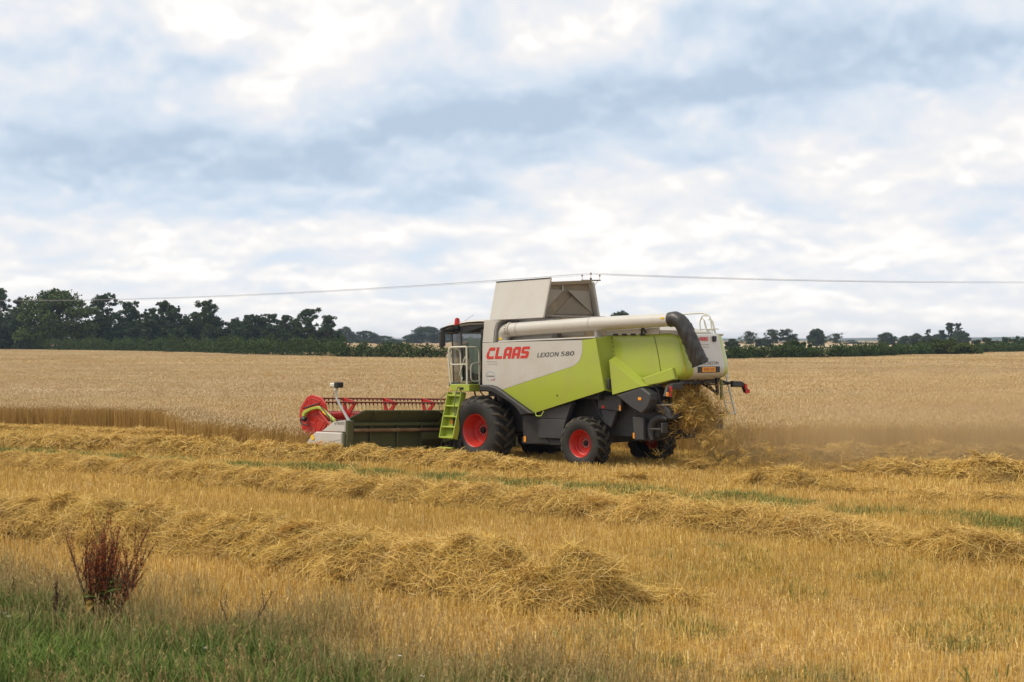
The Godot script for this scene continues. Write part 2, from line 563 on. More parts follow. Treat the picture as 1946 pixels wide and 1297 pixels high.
func set_materials():
	M.dust_tex = dust_texture(5, 0.22)
	M.dust_light_tex = dust_texture(6, 0.07)
	M.dust_heavy_tex = dust_texture(9, 0.75)
	M.green = paint(lin(0.345, 0.42, 0.045), 0.32, 0.0, 0.35, 0.2)
	M.green_plain = paint(lin(0.345, 0.42, 0.045), 0.38, 0.0, 0.2)
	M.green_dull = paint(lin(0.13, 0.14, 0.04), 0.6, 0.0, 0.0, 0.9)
	M.olive = paint(lin(0.070, 0.072, 0.026), 0.65, 0.0, 0.0, 0.1)  # dull header paint, colour darkened further with the shade of its rear-facing side
	M.grey_light = paint(lin(0.24, 0.235, 0.22), 0.5)
	M.tank_dust = paint(lin(0.20, 0.165, 0.115), 0.85, 0.0, 0.0, 0.2)
	M.pale_sheet = paint(lin(0.34, 0.46, 0.40), 0.7)  # pale green of the rippled sheet inside the door window
	M.white = paint(lin(0.50, 0.48, 0.44), 0.36, 0.0, 0.3, 0.2)
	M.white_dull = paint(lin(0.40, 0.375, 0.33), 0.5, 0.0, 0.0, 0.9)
	M.red = paint(lin(0.43, 0.015, 0.006), 0.42, 0.0, 0.0, 0.1)
	M.red_mark = paint(lin(0.52, 0.03, 0.02), 0.5)
	M.dark = paint(lin(0.018, 0.018, 0.019), 0.55, 0.0, 0.0, 0.1)
	M.black = paint(lin(0.012, 0.012, 0.012), 0.5)
	M.grey = paint(lin(0.040, 0.041, 0.044), 0.5, 0.0, 0.0, 0.1)
	M.grey_mark = paint(lin(0.065, 0.068, 0.072), 0.5)
	M.rubber = paint(lin(0.015, 0.014, 0.013), 0.7, 0.0, 0.0, 0.1)
	M.gusset = paint(lin(0.25, 0.22, 0.175), 0.8, 0.0, 0.0, 0.2)
	M.tread = paint(lin(0.030, 0.027, 0.021), 0.85, 0.0, 0.0, 0.2)
	M.sleeve = paint(lin(0.030, 0.028, 0.026), 0.42)
	M.steel = paint(lin(0.42, 0.42, 0.40), 0.38, 0.5)
	M.rail = paint(lin(0.56, 0.55, 0.46), 0.45)
	M.bat = paint(lin(0.20, 0.026, 0.014), 0.5)
	M.rusty = paint(lin(0.17, 0.09, 0.04), 0.75, 0.0, 0.0, 0.9)
	M.dusty = paint(lin(0.20, 0.16, 0.11), 0.85, 0.0, 0.0, 0.9)
	M.chaff = paint(lin(0.13, 0.085, 0.038), 0.95, 0.0, 0.0, 0.2)
	M.amber = paint(lin(0.85, 0.32, 0.02), 0.3)
	M.yellow = paint(lin(0.80, 0.50, 0.03), 0.4)
	M.plate = paint(lin(0.75, 0.30, 0.02), 0.4)
	M.plate_ink = paint(lin(0.34, 0.10, 0.01), 0.5)
	M.lamp_red = paint(lin(0.55, 0.02, 0.015), 0.25)
	M.blue_mark = paint(lin(0.22, 0.34, 0.46), 0.5)
	M.seat = paint(lin(0.03, 0.03, 0.03), 0.8)
	var g := StandardMaterial3D.new()
	g.transparency = BaseMaterial3D.TRANSPARENCY_ALPHA
	g.albedo_color = Color(0.09, 0.15, 0.135, 0.52)
	g.roughness = 0.03
	M.glass = g
	M.straw = leafy(0.75, 0.15)
	M.leaf = leafy(0.75, 0.25)
	M.tree_leaf = leafy(0.8, 0.08)
	M.bark = paint(lin(0.06, 0.045, 0.035), 0.9)
	M.wood = paint(lin(0.12, 0.09, 0.065), 0.85)
	M.wire = paint(lin(0.20, 0.20, 0.21), 0.6)
	var soil := StandardMaterial3D.new()
	soil.albedo_texture = ramp_texture(21, 0.02, [lin(0.14, 0.085, 0.035), lin(0.27, 0.17, 0.065), lin(0.36, 0.24, 0.095), lin(0.42, 0.30, 0.14)])
	soil.uv1_triplanar = true
	soil.uv1_world_triplanar = true
	soil.uv1_scale = Vector3(0.35, 0.35, 0.35)
	soil.roughness = 0.95
	M.soil = soil
	var litter := StandardMaterial3D.new()
	litter.albedo_texture = ramp_texture(31, 0.03, [lin(0.14, 0.08, 0.022), lin(0.28, 0.175, 0.05), lin(0.41, 0.27, 0.085), lin(0.50, 0.36, 0.13)])
	litter.uv1_triplanar = true
	litter.uv1_world_triplanar = true
	litter.uv1_scale = Vector3(0.9, 0.9, 0.9)
	litter.roughness = 0.95
	M.litter = litter
	var ears := StandardMaterial3D.new()
	ears.albedo_texture = ramp_texture(41, 0.02, [lin(0.43, 0.325, 0.19), lin(0.46, 0.35, 0.205), lin(0.49, 0.375, 0.225)])
	ears.uv1_triplanar = true
	ears.uv1_world_triplanar = true
	ears.uv1_scale = Vector3(0.03, 0.3, 0.12)
	ears.roughness = 0.95
	M.ears = ears

func _ready():
	rng.seed = 4711
	var t := deg_to_rad(YAW)
	ax_x = Vector3(cos(t), 0, sin(t))
	ax_z = Vector3(-sin(t), 0, cos(t))
	machine_at = Vector3(-1.0, 0, -46.1) - ax_z * 1.62
	set_stage()
	set_materials()
	build_land()
	build_far_trees()
	build_power_line()
	build_combine()
	build_windrows()
	build_discharge()
	build_verge()

# ------------------------------------------------------------------ land
var crop_edge := PackedVector2Array()       # outline of the uncut crop on the ground, x and z
var hedge_row := []                         # points of the hedge at the far side of the field

func crop_at(x: float, z: float) -> bool:
	return Geometry2D.is_point_in_polygon(Vector2(x, z), crop_edge)

func verge_depth(x: float) -> float:        # where the grass verge ends towards the field
	return 15.0 - x * 0.98 + sin(x * 2.1) * 0.3

func plane_mesh(x0: float, x1: float, z0: float, z1: float, y: float, nx: int, nz: int) -> ArrayMesh:
	var b := MB.new()
	var g := []
	for i in nz + 1:
		var row := []
		for j in nx + 1: row.append(Vector3(lerpf(x0, x1, float(j) / nx), y, lerpf(z0, z1, float(i) / nz)))
		g.append(row)
	b.grid(g)
	return b.mesh()

func straw_color(t: float) -> Color:        # linear: brown to gold to pale
	var s := [Color(0.25, 0.14, 0.032), Color(0.50, 0.305, 0.068), Color(0.62, 0.425, 0.12), Color(0.72, 0.56, 0.25)]
	var f := clampf(t, 0.0, 0.999) * 3.0
	var i := int(f)
	return s[i].lerp(s[i + 1], f - i)

func stubble_patch(rows: int, per_row: int, size: float, h0: float, w: float) -> ArrayMesh:
	var b := Blades.new()
	for r in rows:
		for k in per_row:
			var x := (float(k) + rng.randf()) / per_row * size - size * 0.5
			var z := (r + 0.5) / rows * size - size * 0.5 + rng.randfn(0.0, 0.016)
			var h := h0 * rng.randf_range(0.65, 1.15)
			var lean := Vector3(rng.randfn(0, 0.13), 1.0, rng.randfn(0, 0.13)).normalized() * h
			var t := rng.randf() * TAU
			var p := Vector3(x, -0.01, z)
			var k0 := straw_color(rng.randf_range(0.22, 1.0))
			b.strip([p, p + lean], [w, w * 0.9], Vector3(cos(t), 0, sin(t)), k0, k0)
			if rng.randf() < 0.16:          # a bent or fallen leaf of straw
				var q := Vector3(rng.randf_range(-0.5, 0.5) * size, rng.randf_range(0.01, 0.09), rng.randf_range(-0.5, 0.5) * size)
				var d := Vector3(rng.randfn(0, 1), rng.randfn(0, 0.25), rng.randfn(0, 1)).normalized() * rng.randf_range(0.08, 0.2)
				b.strip([q - d, q + d], [w, w * 0.7], Vector3.UP.cross(d).normalized(), straw_color(rng.randf_range(0.4, 1)), straw_color(rng.randf_range(0.5, 1)))
	return b.mesh()

func crop_patch(n: int, size: float, h0: float, w: float, floor_: float) -> ArrayMesh:
	var b := Blades.new()
	for i in n:
		var p := Vector3(rng.randf_range(-0.5, 0.5) * size, floor_, rng.randf_range(-0.5, 0.5) * size)
		var h := h0 * rng.randf_range(0.86, 1.08)
		var t := rng.randf() * TAU
		var side := Vector3(cos(t), 0, sin(t))
		var lean := Vector3(rng.randfn(0.05, 0.07), 0, rng.randfn(0, 0.07))
		var top := Vector3(p.x, h, p.z) + lean
		var k0 := Color(0.38, 0.235, 0.075).lerp(Color(0.50, 0.34, 0.12), rng.randf())
		var k1 := Color(0.46, 0.35, 0.205).lerp(Color(0.52, 0.40, 0.24), rng.randf())
		b.strip([p, p.lerp(top, 0.6) + lean * 0.1, top], [w, w * 0.8, w * 0.7], side, k0, k0)
		var d := Vector3(rng.randfn(0.4, 0.5), rng.randf_range(-0.5, 0.8), rng.randfn(0, 0.5)).normalized() * rng.randf_range(0.08, 0.15) * (h0 / 0.8)
		b.strip([top, top + d * 0.55, top + d], [w * 0.8, w * 1.5, w * 0.3], side, k1, k1)
	return b.mesh()

func build_land():
	var ground := part(self, "ground", plane_mesh(-2600, 2600, 30, -4200, 0.0, 8, 8), M.soil)
	ground.set_meta("kind", "structure")
	# --- outline of the standing crop: cut face on the left, the width at the header, cut face on the right, hedge far away
	var near := [Vector3(-64, 0, -74), ground_at(-60, 812), ground_at(150, 815), ground_at(318, 821), ground_at(352, 846)]
	near.append(local_to_world(Vector3(-3.55, 0, 4.55)))
	near.append(local_to_world(Vector3(-3.55, 0, -4.5)))
	near.append(ground_at(1250, 862))
	near.append(ground_at(1946, 868))
	near.append(Vector3(34, 0, -43))
	for p in near: crop_edge.append(Vector2(p.x, p.z))
	for a in [[2250, 664], [2080, 665.5], [1946, 668], [1850, 671], [1750, 674.5], [1600, 679], [1400, 682], [1250, 683], [1100, 682.5], [950, 682], [800, 681], [650, 678], [500, 674], [350, 669.5], [150, 666], [0, 664], [-150, 663], [-400, 662]]:
		var d: float = (EYE - 0.78) * FOC / (a[1] - HOR)
		var p := Vector3((a[0] - CX) / FOC * d, 0, -d)
		hedge_row.append(p)
		crop_edge.append(Vector2(p.x, p.z))
	# --- stubble
	var kinds := []
	for i in 4: kinds.append(stubble_patch(8, 56, 1.0, 0.165, 0.0042))
	for i in 2: kinds.append(stubble_patch(8, 34, 1.0, 0.165, 0.0065))
	var at := []
	var tint := []
	for i in kinds.size():
		at.append([])
		tint.append([])
	var nb := noise(0.12, 77, 3)
	var nc := noise(0.5, 78, 2)
	for i in range(-56, 50):
		for j in range(-30, 66):
			var p := machine_at + ax_x * float(i) + ax_z * float(j)
			var d := -p.z
			if d < 9.0 or d > 70.0 or absf(p.x) > d * 0.31 + 7.0: continue
			if crop_at(p.x, p.z): continue
			if d < verge_depth(p.x) - 0.6: continue
			var k := rng.randi_range(0, 3) if d < 36.0 else rng.randi_range(4, 5)
			var n := nb.get_noise_2d(p.x * 1.0, p.z)
			var m := nc.get_noise_2d(p.x, p.z)
			var b := Basis(Vector3.UP, -deg_to_rad(YAW) + (PI if rng.randf() < 0.5 else 0.0)).scaled(Vector3(1, 1.0 + m * 0.35, 1))
			at[k].append(Transform3D(b, p))
			var l := 0.98 + n * 0.16 + m * 0.10
			tint[k].append(Color(l, l * (0.985 + m * 0.02), l * (0.95 + n * 0.12)))
	var stub := thing("stubble", "short cut golden straw stubble standing in drilled rows over the field", "stubble")
	stub.set_meta("kind", "stuff")
	for i in kinds.size(): copies(stub, "stubble_row", kinds[i], M.straw, at[i], tint[i])
	# --- standing crop, finer where it is near
	var crop := thing("standing_crop", "uncut ripe tan barley standing behind the combine up to the hedges", "crop")
	crop.set_meta("kind", "stuff")
	var wave := noise(0.013, 80, 4)
	var zone := [[0.0, 78.0, 0.6, 150, 0.76, 0.0050, 0.0], [78.0, 170.0, 2.4, 900, 0.76, 0.009, 0.3], [170.0, 460.0, 6.0, 1300, 0.76, 0.02, 0.5]]
	for q in zone:
		var a2 := [[], [], []]
		var t2 := [[], [], []]
		var ms := []
		for i in 3: ms.append(crop_patch(q[3], q[2] * 1.06, q[4], q[5], q[6]))
		var z: float = -q[0] - 20.0 if q[0] < 1.0 else -q[0]
		while z > -q[1]:
			var lim: float = -z * 0.33 + q[2] * 2.0 + 7.0
			var x: float = -lim
			while x < lim:
				var px: float = x + rng.randf_range(-0.1, 0.1) * q[2]
				var pz: float = z + rng.randf_range(-0.1, 0.1) * q[2]
				x += q[2]
				if not crop_at(px, pz): continue
				var k := rng.randi_range(0, 2)
				var n := wave.get_noise_2d(px * 0.7, pz * 2.2)
				var m := wave.get_noise_2d(px * 3.0 + 300.0, pz * 5.0)
				var h := 1.0 + n * 0.10 + m * 0.08
				a2[k].append(Transform3D(Basis(Vector3.UP, rng.randi_range(0, 3) * PI / 2).scaled(Vector3(1, h, 1)), Vector3(px, 0, pz)))
				var l := 1.0 + n * 0.13 + m * 0.05
				t2[k].append(Color(l, l * (0.99 + m * 0.03), l * (0.96 - n * 0.08)))
			z -= q[2]
		for i in 3: copies(crop, "crop_patch", ms[i], M.straw, a2[i], t2[i])
	# the close-packed ears below the tips
	var can := MB.new()
	var inner := Geometry2D.offset_polygon(crop_edge, -1.2)[0]
	can.prism(inner, -0.70, -0.40, 0.0, Transform3D(Basis(Vector3(1, 0, 0), Vector3(0, 0, 1), Vector3(0, -1, 0)), Vector3.ZERO))
	part(crop, "crop_ears", can.mesh(), M.ears)
	# --- field and rise beyond the hedges
	var far := part(self, "far_field", plane_mesh(60, 700, -560, -1150, 0.012, 4, 4), M.ears)
	far.set_meta("kind", "structure")
	var hb := MB.new()
	var g := []
	for i in 4:
		var row := []
		for j in 41:
			var t := float(j) / 40.0
			var x := lerpf(-2300, 2300, t)
			var hh: float = [0.0, 0.55, 1.0, 0.9][i] * (5.0 + 2.0 * sin(t * 21.0) * sin(t * 8.0) + 6.0 * smoothstep(0.62, 0.70, t) * (0.7 + 0.3 * sin(t * 60.0)))
			row.append(Vector3(x, hh - 0.3, -3300.0 - i * 190.0))
		g.append(row)
	hb.grid(g)
	var hill := part(self, "hills", hb.mesh(), paint(lin(0.05, 0.07, 0.04), 0.95))
	hill.set_meta("kind", "structure")

# ------------------------------------------------------------------ trees and hedges
func leaf_mass(b: Blades, c: Vector3, r: Vector3, n: int, size: float, k0: Color, k1: Color):
	for i in int(n * 1.7):
		var d := Vector3(rng.randfn(), rng.randfn(), rng.randfn()).normalized()
		var f := pow(rng.randf(), 0.5) * (1.0 if rng.randf() < 0.75 else rng.randf_range(0.9, 1.35))
		var p := c + d * r * f
		var a := Vector3(rng.randfn(), rng.randfn() * 0.7, rng.randfn()).normalized() * size * rng.randf_range(0.5, 1.0)
		var e := a.cross(Vector3(rng.randfn(), rng.randfn(), rng.randfn())).normalized() * size * rng.randf_range(0.4, 0.8)
		b.leaf(p, a, e, k0.lerp(k1, rng.randf()))

func ball(r: float) -> Vector3:
	return Vector3(r, r * rng.randf_range(0.55, 0.95), r)

func make_tree(called: String, label: String, kind: String, h: float, w: float, group: String, k0: Color, k1: Color) -> Node3D:
	var t := thing(called, label, "tree" if kind != "shrub" else "bush", Vector3.ZERO, group)
	var tr := MB.new()
	var lf := Blades.new()
	var s: float = clampf(h * 0.026, 0.14, 0.32) * (1.0 if kind == "pine" else 1.35)
	if kind == "pine":
		var lean := rng.randfn(0, 0.05) * h
		var path := []
		var rad := []
		for i in 6:
			var f := i / 5.0
			path.append(Vector3(lean * f * f + rng.randfn(0, 0.012) * h * f, h * 0.93 * f - 0.1, rng.randfn(0, 0.01) * h * f))
			rad.append(h * lerpf(0.022, 0.007, f))
		tr.tube(path, rad, 7)
		var n := rng.randi_range(12, 16)
		for i in n:
			var f := lerpf(0.36, 0.92, (i + rng.randf() * 0.8) / n)
			var side := rng.randf() * TAU
			var reach := w * 0.5 * lerpf(0.85, 0.35, pow(f, 3.0)) * rng.randf_range(0.15, 1.0)
			var o := Vector3(lean * f * f, h * f, 0)
			var c := o + Vector3(cos(side) * reach, rng.randf_range(-0.02, 0.06) * h, sin(side) * reach * 0.8)
			tr.tube([o - Vector3(0, h * 0.05, 0), (o + c) * 0.5, c], [h * 0.008, h * 0.006, h * 0.003], 5)
			for j in 7:
				leaf_mass(lf, c + Vector3(clampf(rng.randfn(0, 0.12), -0.16, 0.16) * w, clampf(rng.randfn(0, 0.03), -0.05, 0.04) * h, clampf(rng.randfn(0, 0.10), -0.15, 0.15) * w), ball(w * rng.randf_range(0.035, 0.10)), 46, s * 0.75, k0, k1)
		for j in 9: leaf_mass(lf, Vector3(lean + clampf(rng.randfn(0, 0.12), -0.15, 0.15) * w, h * rng.randf_range(0.84, 0.96), clampf(rng.randfn(0, 0.08), -0.12, 0.12) * w), ball(w * rng.randf_range(0.04, 0.09)), 46, s * 0.8, k0, k1)
		for i in 6:      # ivy and dead stubs on the trunk
			leaf_mass(lf, Vector3(rng.randfn(0, w * 0.12), h * rng.randf_range(0.05, 0.5), rng.randfn(0, w * 0.1)), Vector3(w * 0.15, h * 0.09, w * 0.15), 90, s, k0, k1)
	elif kind == "oak":
		tr.tube([Vector3(0, -0.1, 0), Vector3(0.02 * h, h * 0.25, 0), Vector3(0, h * 0.62, 0)], [h * 0.035, h * 0.028, h * 0.014], 7)
		for i in 90:
			var a := rng.randf() * TAU
			var e := rng.randf_range(-0.95, 1.0)
			var rr := sqrt(max(0.0, 1.0 - pow(max(e, 0.0), 2.0))) * rng.randf_range(0.35, 0.95)
			var c := Vector3(cos(a) * rr * w * 0.42, h * (0.52 + e * 0.36), sin(a) * rr * w * 0.36)
			if i % 3 == 0: tr.tube([Vector3(0, h * rng.randf_range(0.2, 0.45), 0), c * Vector3(0.5, 0.85, 0.5), c], [h * 0.012, h * 0.008, h * 0.003], 5)
			leaf_mass(lf, c, ball(w * rng.randf_range(0.06, 0.13)) * Vector3(1, min(1.0, h / w) * 1.15, 1), 105, s * 0.9, k0, k1)
	else:
		for i in 4:
			var a := rng.randf() * TAU
			tr.tube([Vector3(0, -0.1, 0), Vector3(cos(a) * w * 0.12, h * 0.35, sin(a) * w * 0.12), Vector3(cos(a) * w * 0.25, h * 0.7, sin(a) * w * 0.25)], [h * 0.02, h * 0.015, h * 0.006], 5)
		for i in 60:
			var a := rng.randf() * TAU
			var rr := sqrt(rng.randf()) * 0.44
			var y: float = rng.randf_range(0.06, 0.9) * sqrt(max(0.05, 1.0 - rr * rr * 3.6))
			leaf_mass(lf, Vector3(cos(a) * rr * w, h * y, sin(a) * rr * w), Vector3(w * rng.randf_range(0.05, 0.11), h * rng.randf_range(0.06, 0.12), w * 0.1), 66, s, k0, k1)
	part(t, "trunk", tr.mesh(), M.bark)
	part(t, "crown", lf.mesh(), M.tree_leaf)
	return t

func stand(t: Node3D, u: float, d: float):
	t.position = Vector3((u - CX) / FOC * d, 0.0, -d)
	t.rotation.y = rng.randf() * TAU

func plant_tree(called: String, label: String, kind: String, u: float, top: float, wide: float, d: float, group: String, k0: Color, k1: Color):
	var h := EYE - (top - HOR) / FOC * d
	stand(make_tree(called, label, kind, h, wide / FOC * d, group, k0, k1), u, d)

func build_far_trees():
	var pine0 := Color(0.030, 0.052, 0.020)
	var pine1 := Color(0.070, 0.102, 0.036)
	var oak0 := Color(0.036, 0.062, 0.016)
	var oak1 := Color(0.085, 0.12, 0.03)
	var ever := "pines in the shelter belt behind the left hedge"
	var order := ["first", "second", "third", "fourth", "fifth", "sixth", "seventh", "eighth", "ninth", "tenth", "eleventh", "twelfth", "thirteenth", "fourteenth", "fifteenth", "sixteenth", "seventeenth", "eighteenth", "nineteenth", "twentieth"]
	var pine_n := 0
	for a in [[2, 546, 62, 440], [40, 566, 46, 446], [194, 553, 66, 432], [246, 572, 54, 436], [284, 585, 46, 444], [308, 569, 60, 430], [341, 578, 34, 440], [372, 590, 44, 446], [398, 569, 68, 426], [452, 603, 44, 440], [474, 596, 44, 430], [506, 594, 46, 436], [541, 596, 42, 424], [566, 606, 34, 440], [586, 586, 56, 424], [624, 599, 46, 422]]:
		var lb: String = ["tall dark pine at the outer end of the shelter belt away from the combine", "dark pine next to the large rounded tree on its outer side"][pine_n] if pine_n < 2 else "dark clumpy pine, %s from the large rounded tree towards the combine" % order[pine_n - 2]
		pine_n += 1
		plant_tree("pine_tree", lb, "pine", a[0], a[1], a[2] * 1.1, a[3], ever, pine0, pine1)
	plant_tree("oak_tree", "large broad rounded green broadleaf tree standing among the pines of the shelter belt", "oak", 112, 544, 196, 418, "", oak0, oak1)
	var bush_n := 0
	var under := "bushes growing under the pines"
	for a in [[-14, 582, 120], [22, 586, 100], [60, 604, 110], [165, 598, 100], [196, 590, 100], [228, 584, 94], [256, 594, 100], [284, 588, 100], [318, 584, 110], [350, 592, 100], [384, 590, 100], [414, 596, 100], [440, 608, 90], [466, 600, 90], [494, 598, 100], [524, 604, 90], [552, 608, 90], [580, 612, 80], [606, 612, 80], [630, 616, 50]]:
		bush_n += 1
		plant_tree("dark_bush", "dense dark bush under the shelter belt pines, %s from its outer end" % order[bush_n - 1], "shrub", a[0], a[1], a[2] * 1.15, 428, under, pine0, Color(0.036, 0.056, 0.024))
	# hazy trees far beyond the hedge, left of the machine
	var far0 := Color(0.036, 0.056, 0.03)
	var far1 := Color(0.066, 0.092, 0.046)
	plant_tree("round_tree", "pale open-crowned tree far off beside the last pine", "oak", 657, 620, 46, 900, "", Color(0.05, 0.075, 0.045), Color(0.09, 0.12, 0.07))
	for a in [[694, 627, 60], [728, 637, 60], [748, 645, 40]]:
		plant_tree("round_tree", "hazy dark tree in the far clump with a long sloping outline", "oak", a[0], a[1], a[2] * 1.15, 930, "trees of the far sloping clump", far0, far1)
	for a in [[786, 634, 50], [812, 619, 74], [846, 628, 70]]:
		plant_tree("round_tree", "hazy dark tree in the far clump seen behind the cab mirror", "oak", a[0], a[1], a[2] * 1.15, 930, "trees of the far clump behind the cab", far0, far1)
	plant_tree("round_tree", "tree top showing above the engine deck of the combine", "oak", 1180, 588, 70, 420, "", far0, far1)
	# right-hand side
	plant_tree("round_tree", "small tree seen between the rubber spout and the rear ladder", "pine", 1345, 630, 40, 620, "", far0, far1)
	plant_tree("round_tree", "dark tree seen through the handrail of the rear ladder", "oak", 1392, 643, 34, 420, "", far0, far1)
	for a in [[1428, 631, 44, "pine"], [1452, 642, 40, "oak"], [1470, 626, 42, "pine"], [1494, 626, 40, "pine"], [1506, 634, 30, "pine"]]:
		plant_tree("field_tree", "wind-shaped hazy tree in the row along the far stubble field", a[3], a[0], a[1], a[2] * 1.1, 620, "trees along the far field, left row", far0, far1)
	plant_tree("field_tree", "tall solitary hazy tree with a solid upright crown by the far field", "oak", 1553, 623, 44, 640, "", far0, far1)
	plant_tree("field_tree", "lopsided dark tree with a pointed top by the far field", "pine", 1588, 634, 48, 600, "", far0, far1)
	for a in [[1616, 645, 30], [1632, 650, 24], [1655, 652, 34], [1672, 653, 30]]:
		plant_tree("field_tree", "low hazy tree on the skyline of the far field", "shrub", a[0], a[1], a[2], 1180, "low trees on the skyline", far0, far1)
	for a in [[1686, 631, 42], [1720, 637, 38], [1742, 633, 34], [1766, 636, 40], [1782, 634, 34]]:
		plant_tree("copse_tree", "rounded hazy tree of the copse at the end of the far field", "oak", a[0], a[1], a[2] * 1.1, 700, "rounded trees of the copse", far0, far1)
	for a in [[1763, 626, 16], [1791, 627, 24], [1806, 612, 26], [1824, 613, 18]]:
		plant_tree("copse_tree", "slim tall pine rising over the copse", "pine", a[0], a[1], a[2] * 1.15, 660, "slim pines over the copse", far0, far1)
	plant_tree("copse_tree", "broad dark tree behind the olive bush of the right hedge", "oak", 1826, 627, 50, 640, "", far0, far1)
	for a in [[1872, 640, 60], [1902, 643, 50], [1926, 636, 56], [1950, 640, 60], [1990, 636, 60]]:
		plant_tree("dark_tree", "dark bushy tree in the dense belt ending the right hedge", "shrub", a[0], a[1], a[2] * 1.2, 380, "dense tree belt at the right hedge", pine0, far1)
	var br := "bushes along the right hedge"
	for a in [[1418, 660, 70], [1505, 640, 62], [1530, 646, 50], [1482, 655, 50]]:
		plant_tree("hedge_bush", "dark green bush standing higher than the right hedge near the machine", "shrub", a[0], a[1], a[2], 246, br, oak0, Color(0.05, 0.075, 0.02))
	for a in [[1690, 654, 60], [1735, 648, 70], [1770, 642, 70], [1808, 638, 90], [1838, 646, 60]]:
		plant_tree("hedge_bush", "olive green rounded bush in the middle of the right hedge", "shrub", a[0], a[1], a[2], 290, "olive bushes of the right hedge", oak0, Color(0.095, 0.12, 0.026))
	# hedges in lengths, following the field edge
	var lbs := ["trimmed dark green hedge at the foot of the pines", "low clipped hedge behind the cab", "loose green hedge behind the rear of the combine"]
	var spans := [[-200, 640, 0], [640, 1000, 1], [1000, 1900, 2], [1900, 2100, 2]]
	var count := [0, 0, 0]
	for i in hedge_row.size() - 1:
		var a: Vector3 = hedge_row[i]
		var b: Vector3 = hedge_row[i + 1]
		var u: float = CX + (a.x + b.x) * 0.5 / (-(a.z + b.z) * 0.5) * FOC
		if u < -150 or u > 2100: continue
		var which := 0 if u < 600 else (1 if u < 1050 else 2)
		count[which] += 1
		var hh: float = [3.6, 2.75, 2.5][which]
		var t := thing("hedge", "%s, %s length%s" % [lbs[which], order[count[which] - 1], ["from the machine", " from the machine", " from the dense tree belt"][which] if which else " from the machine"], "hedge", (a + b) * 0.5 + Vector3(0, 0, -1.6), "lengths of the field hedge %s" % ["by the pines", "behind the cab", "behind the rear"][which])
		var lf := Blades.new()
		var tr := MB.new()
		var n := int(a.distance_to(b) / 1.3) + 1
		var bump := noise(0.09, 90 + i, 3)
		for k in n + 1:
			var p := (b - a) * (float(k) / n - 0.5)
			var h := hh * (0.92 + bump.get_noise_1d(k * 3.0) * 0.45)
			if k % 4 == 0: tr.tube([p - Vector3(0, 0.1, 0), p + Vector3(0.1, h * 0.6, 0)], [0.06, 0.03], 5)
			for f in [0.25, 0.55, 0.8]:
				leaf_mass(lf, p + Vector3(rng.randfn(0, 0.3), h * f, rng.randfn(0, 0.3)), Vector3(1.1, h * 0.24, 0.8), 46 if which == 0 else 78, 0.17, oak0, Color(0.055, 0.085, 0.022))
		part(t, "stems", tr.mesh(), M.bark).set_meta("kind", "stuff")
		part(t, "foliage", lf.mesh(), M.tree_leaf)

# ------------------------------------------------------------------ power line
func build_power_line():
	var d := 213.0
	var top := at_depth(1123, 529, d)
	var poles := []
	var along := [Vector3(-0.75, 0, -0.66), Vector3(-0.4, 0, -0.9), Vector3(0.99, 0, -0.1)]
	var spots := [top, Vector3(-118, 10.6, -345), Vector3(112, 10.9, -222)]
	for i in 3:
		var s: Vector3 = spots[i]
		var t := thing("power_pole", ["wooden electricity pole with cross-arm and three insulators behind the grain tank", "wooden electricity pole beyond the left end of the pines", "wooden electricity pole further along the line to the right"][i], "pole", Vector3(s.x, 0, s.z))
		t.rotation.y = [0.0, 0.8, 0.1][i]
		var b := MB.new()
		b.tube([Vector3(0, -0.3, 0), Vector3(0, s.y * 0.5, 0), Vector3(0, s.y + 0.05, 0)], [0.19, 0.165, 0.14], 10)
		part(t, "pole", b.mesh(), M.wood)
		b = MB.new()
		b.box(Vector3(0, s.y - 0.28, 0.2), Vector3(2.4, 0.16, 0.13))
		part(t, "cross_arm", b.mesh(), M.wood)
		b = MB.new()
		b.bar(Vector3(0.85, s.y - 0.36, 0.14), Vector3(0.06, s.y - 1.4, 0.14), 0.08, 0.06)
		part(t, "brace", b.mesh(), M.wood)
		for k in 3:
			b = MB.new()
			var x: float = [-1.08, 0.0, 1.08][k]
			var y0: float = s.y + (0.05 if k == 1 else -0.2)
			b.tube([Vector3(x, y0, 0.2 if k != 1 else 0.0), Vector3(x, y0 + 0.42, 0.2 if k != 1 else 0.0)], 0.03, 6)
			b.lathe([Vector2(0.0, 0.26), Vector2(0.09, 0.24), Vector2(0.12, 0.16), Vector2(0.07, 0.1), Vector2(0.11, 0.04), Vector2(0.04, 0.0)], 10, Transform3D(Basis(Vector3(1, 0, 0), Vector3(0, 0, -1), Vector3(0, 1, 0)), Vector3(x, y0 + 0.38, 0.2 if k != 1 else 0.0)))
			part(t, "insulator", b.mesh(), M.rusty)
		poles.append(t)
	for side in [1, 2]:
		for k in 3:
			var x: float = [-1.08, 0.0, 1.08][k]
			var p: Vector3 = poles[0].transform * Vector3(x, spots[0].y + (0.62 if k == 1 else 0.5), 0.0)
			var q: Vector3 = poles[side].transform * Vector3(x, spots[side].y + (0.62 if k == 1 else 0.5), 0.0)
			var pts := []
			for i in 25:
				var f := i / 24.0
				pts.append(p.lerp(q, f) - Vector3(0, 4.0 * [0, 1.3, 1.0][side] * f * (1.0 - f), 0))
			var b := MB.new()
			b.tube(pts, 0.015, 5)
			tag(part(self, numbered("power_line"), b.mesh(), M.wire), ["", "thin overhead wire sagging from the pole over the pines", "thin overhead wire running level from the pole over the far field"][side], "wire", "overhead wires")

# ------------------------------------------------------------------ combine harvester
# local axes: x towards the tail, y up, z out of the left flank; origin on the ground under the front axle
func side_z(x: float, y: float) -> float:      # bent left flank
	return 1.5 - 0.085 * pow(max(0.0, 2.35 - y), 2.0) - 0.008 * pow(x - 2.0, 2.0)

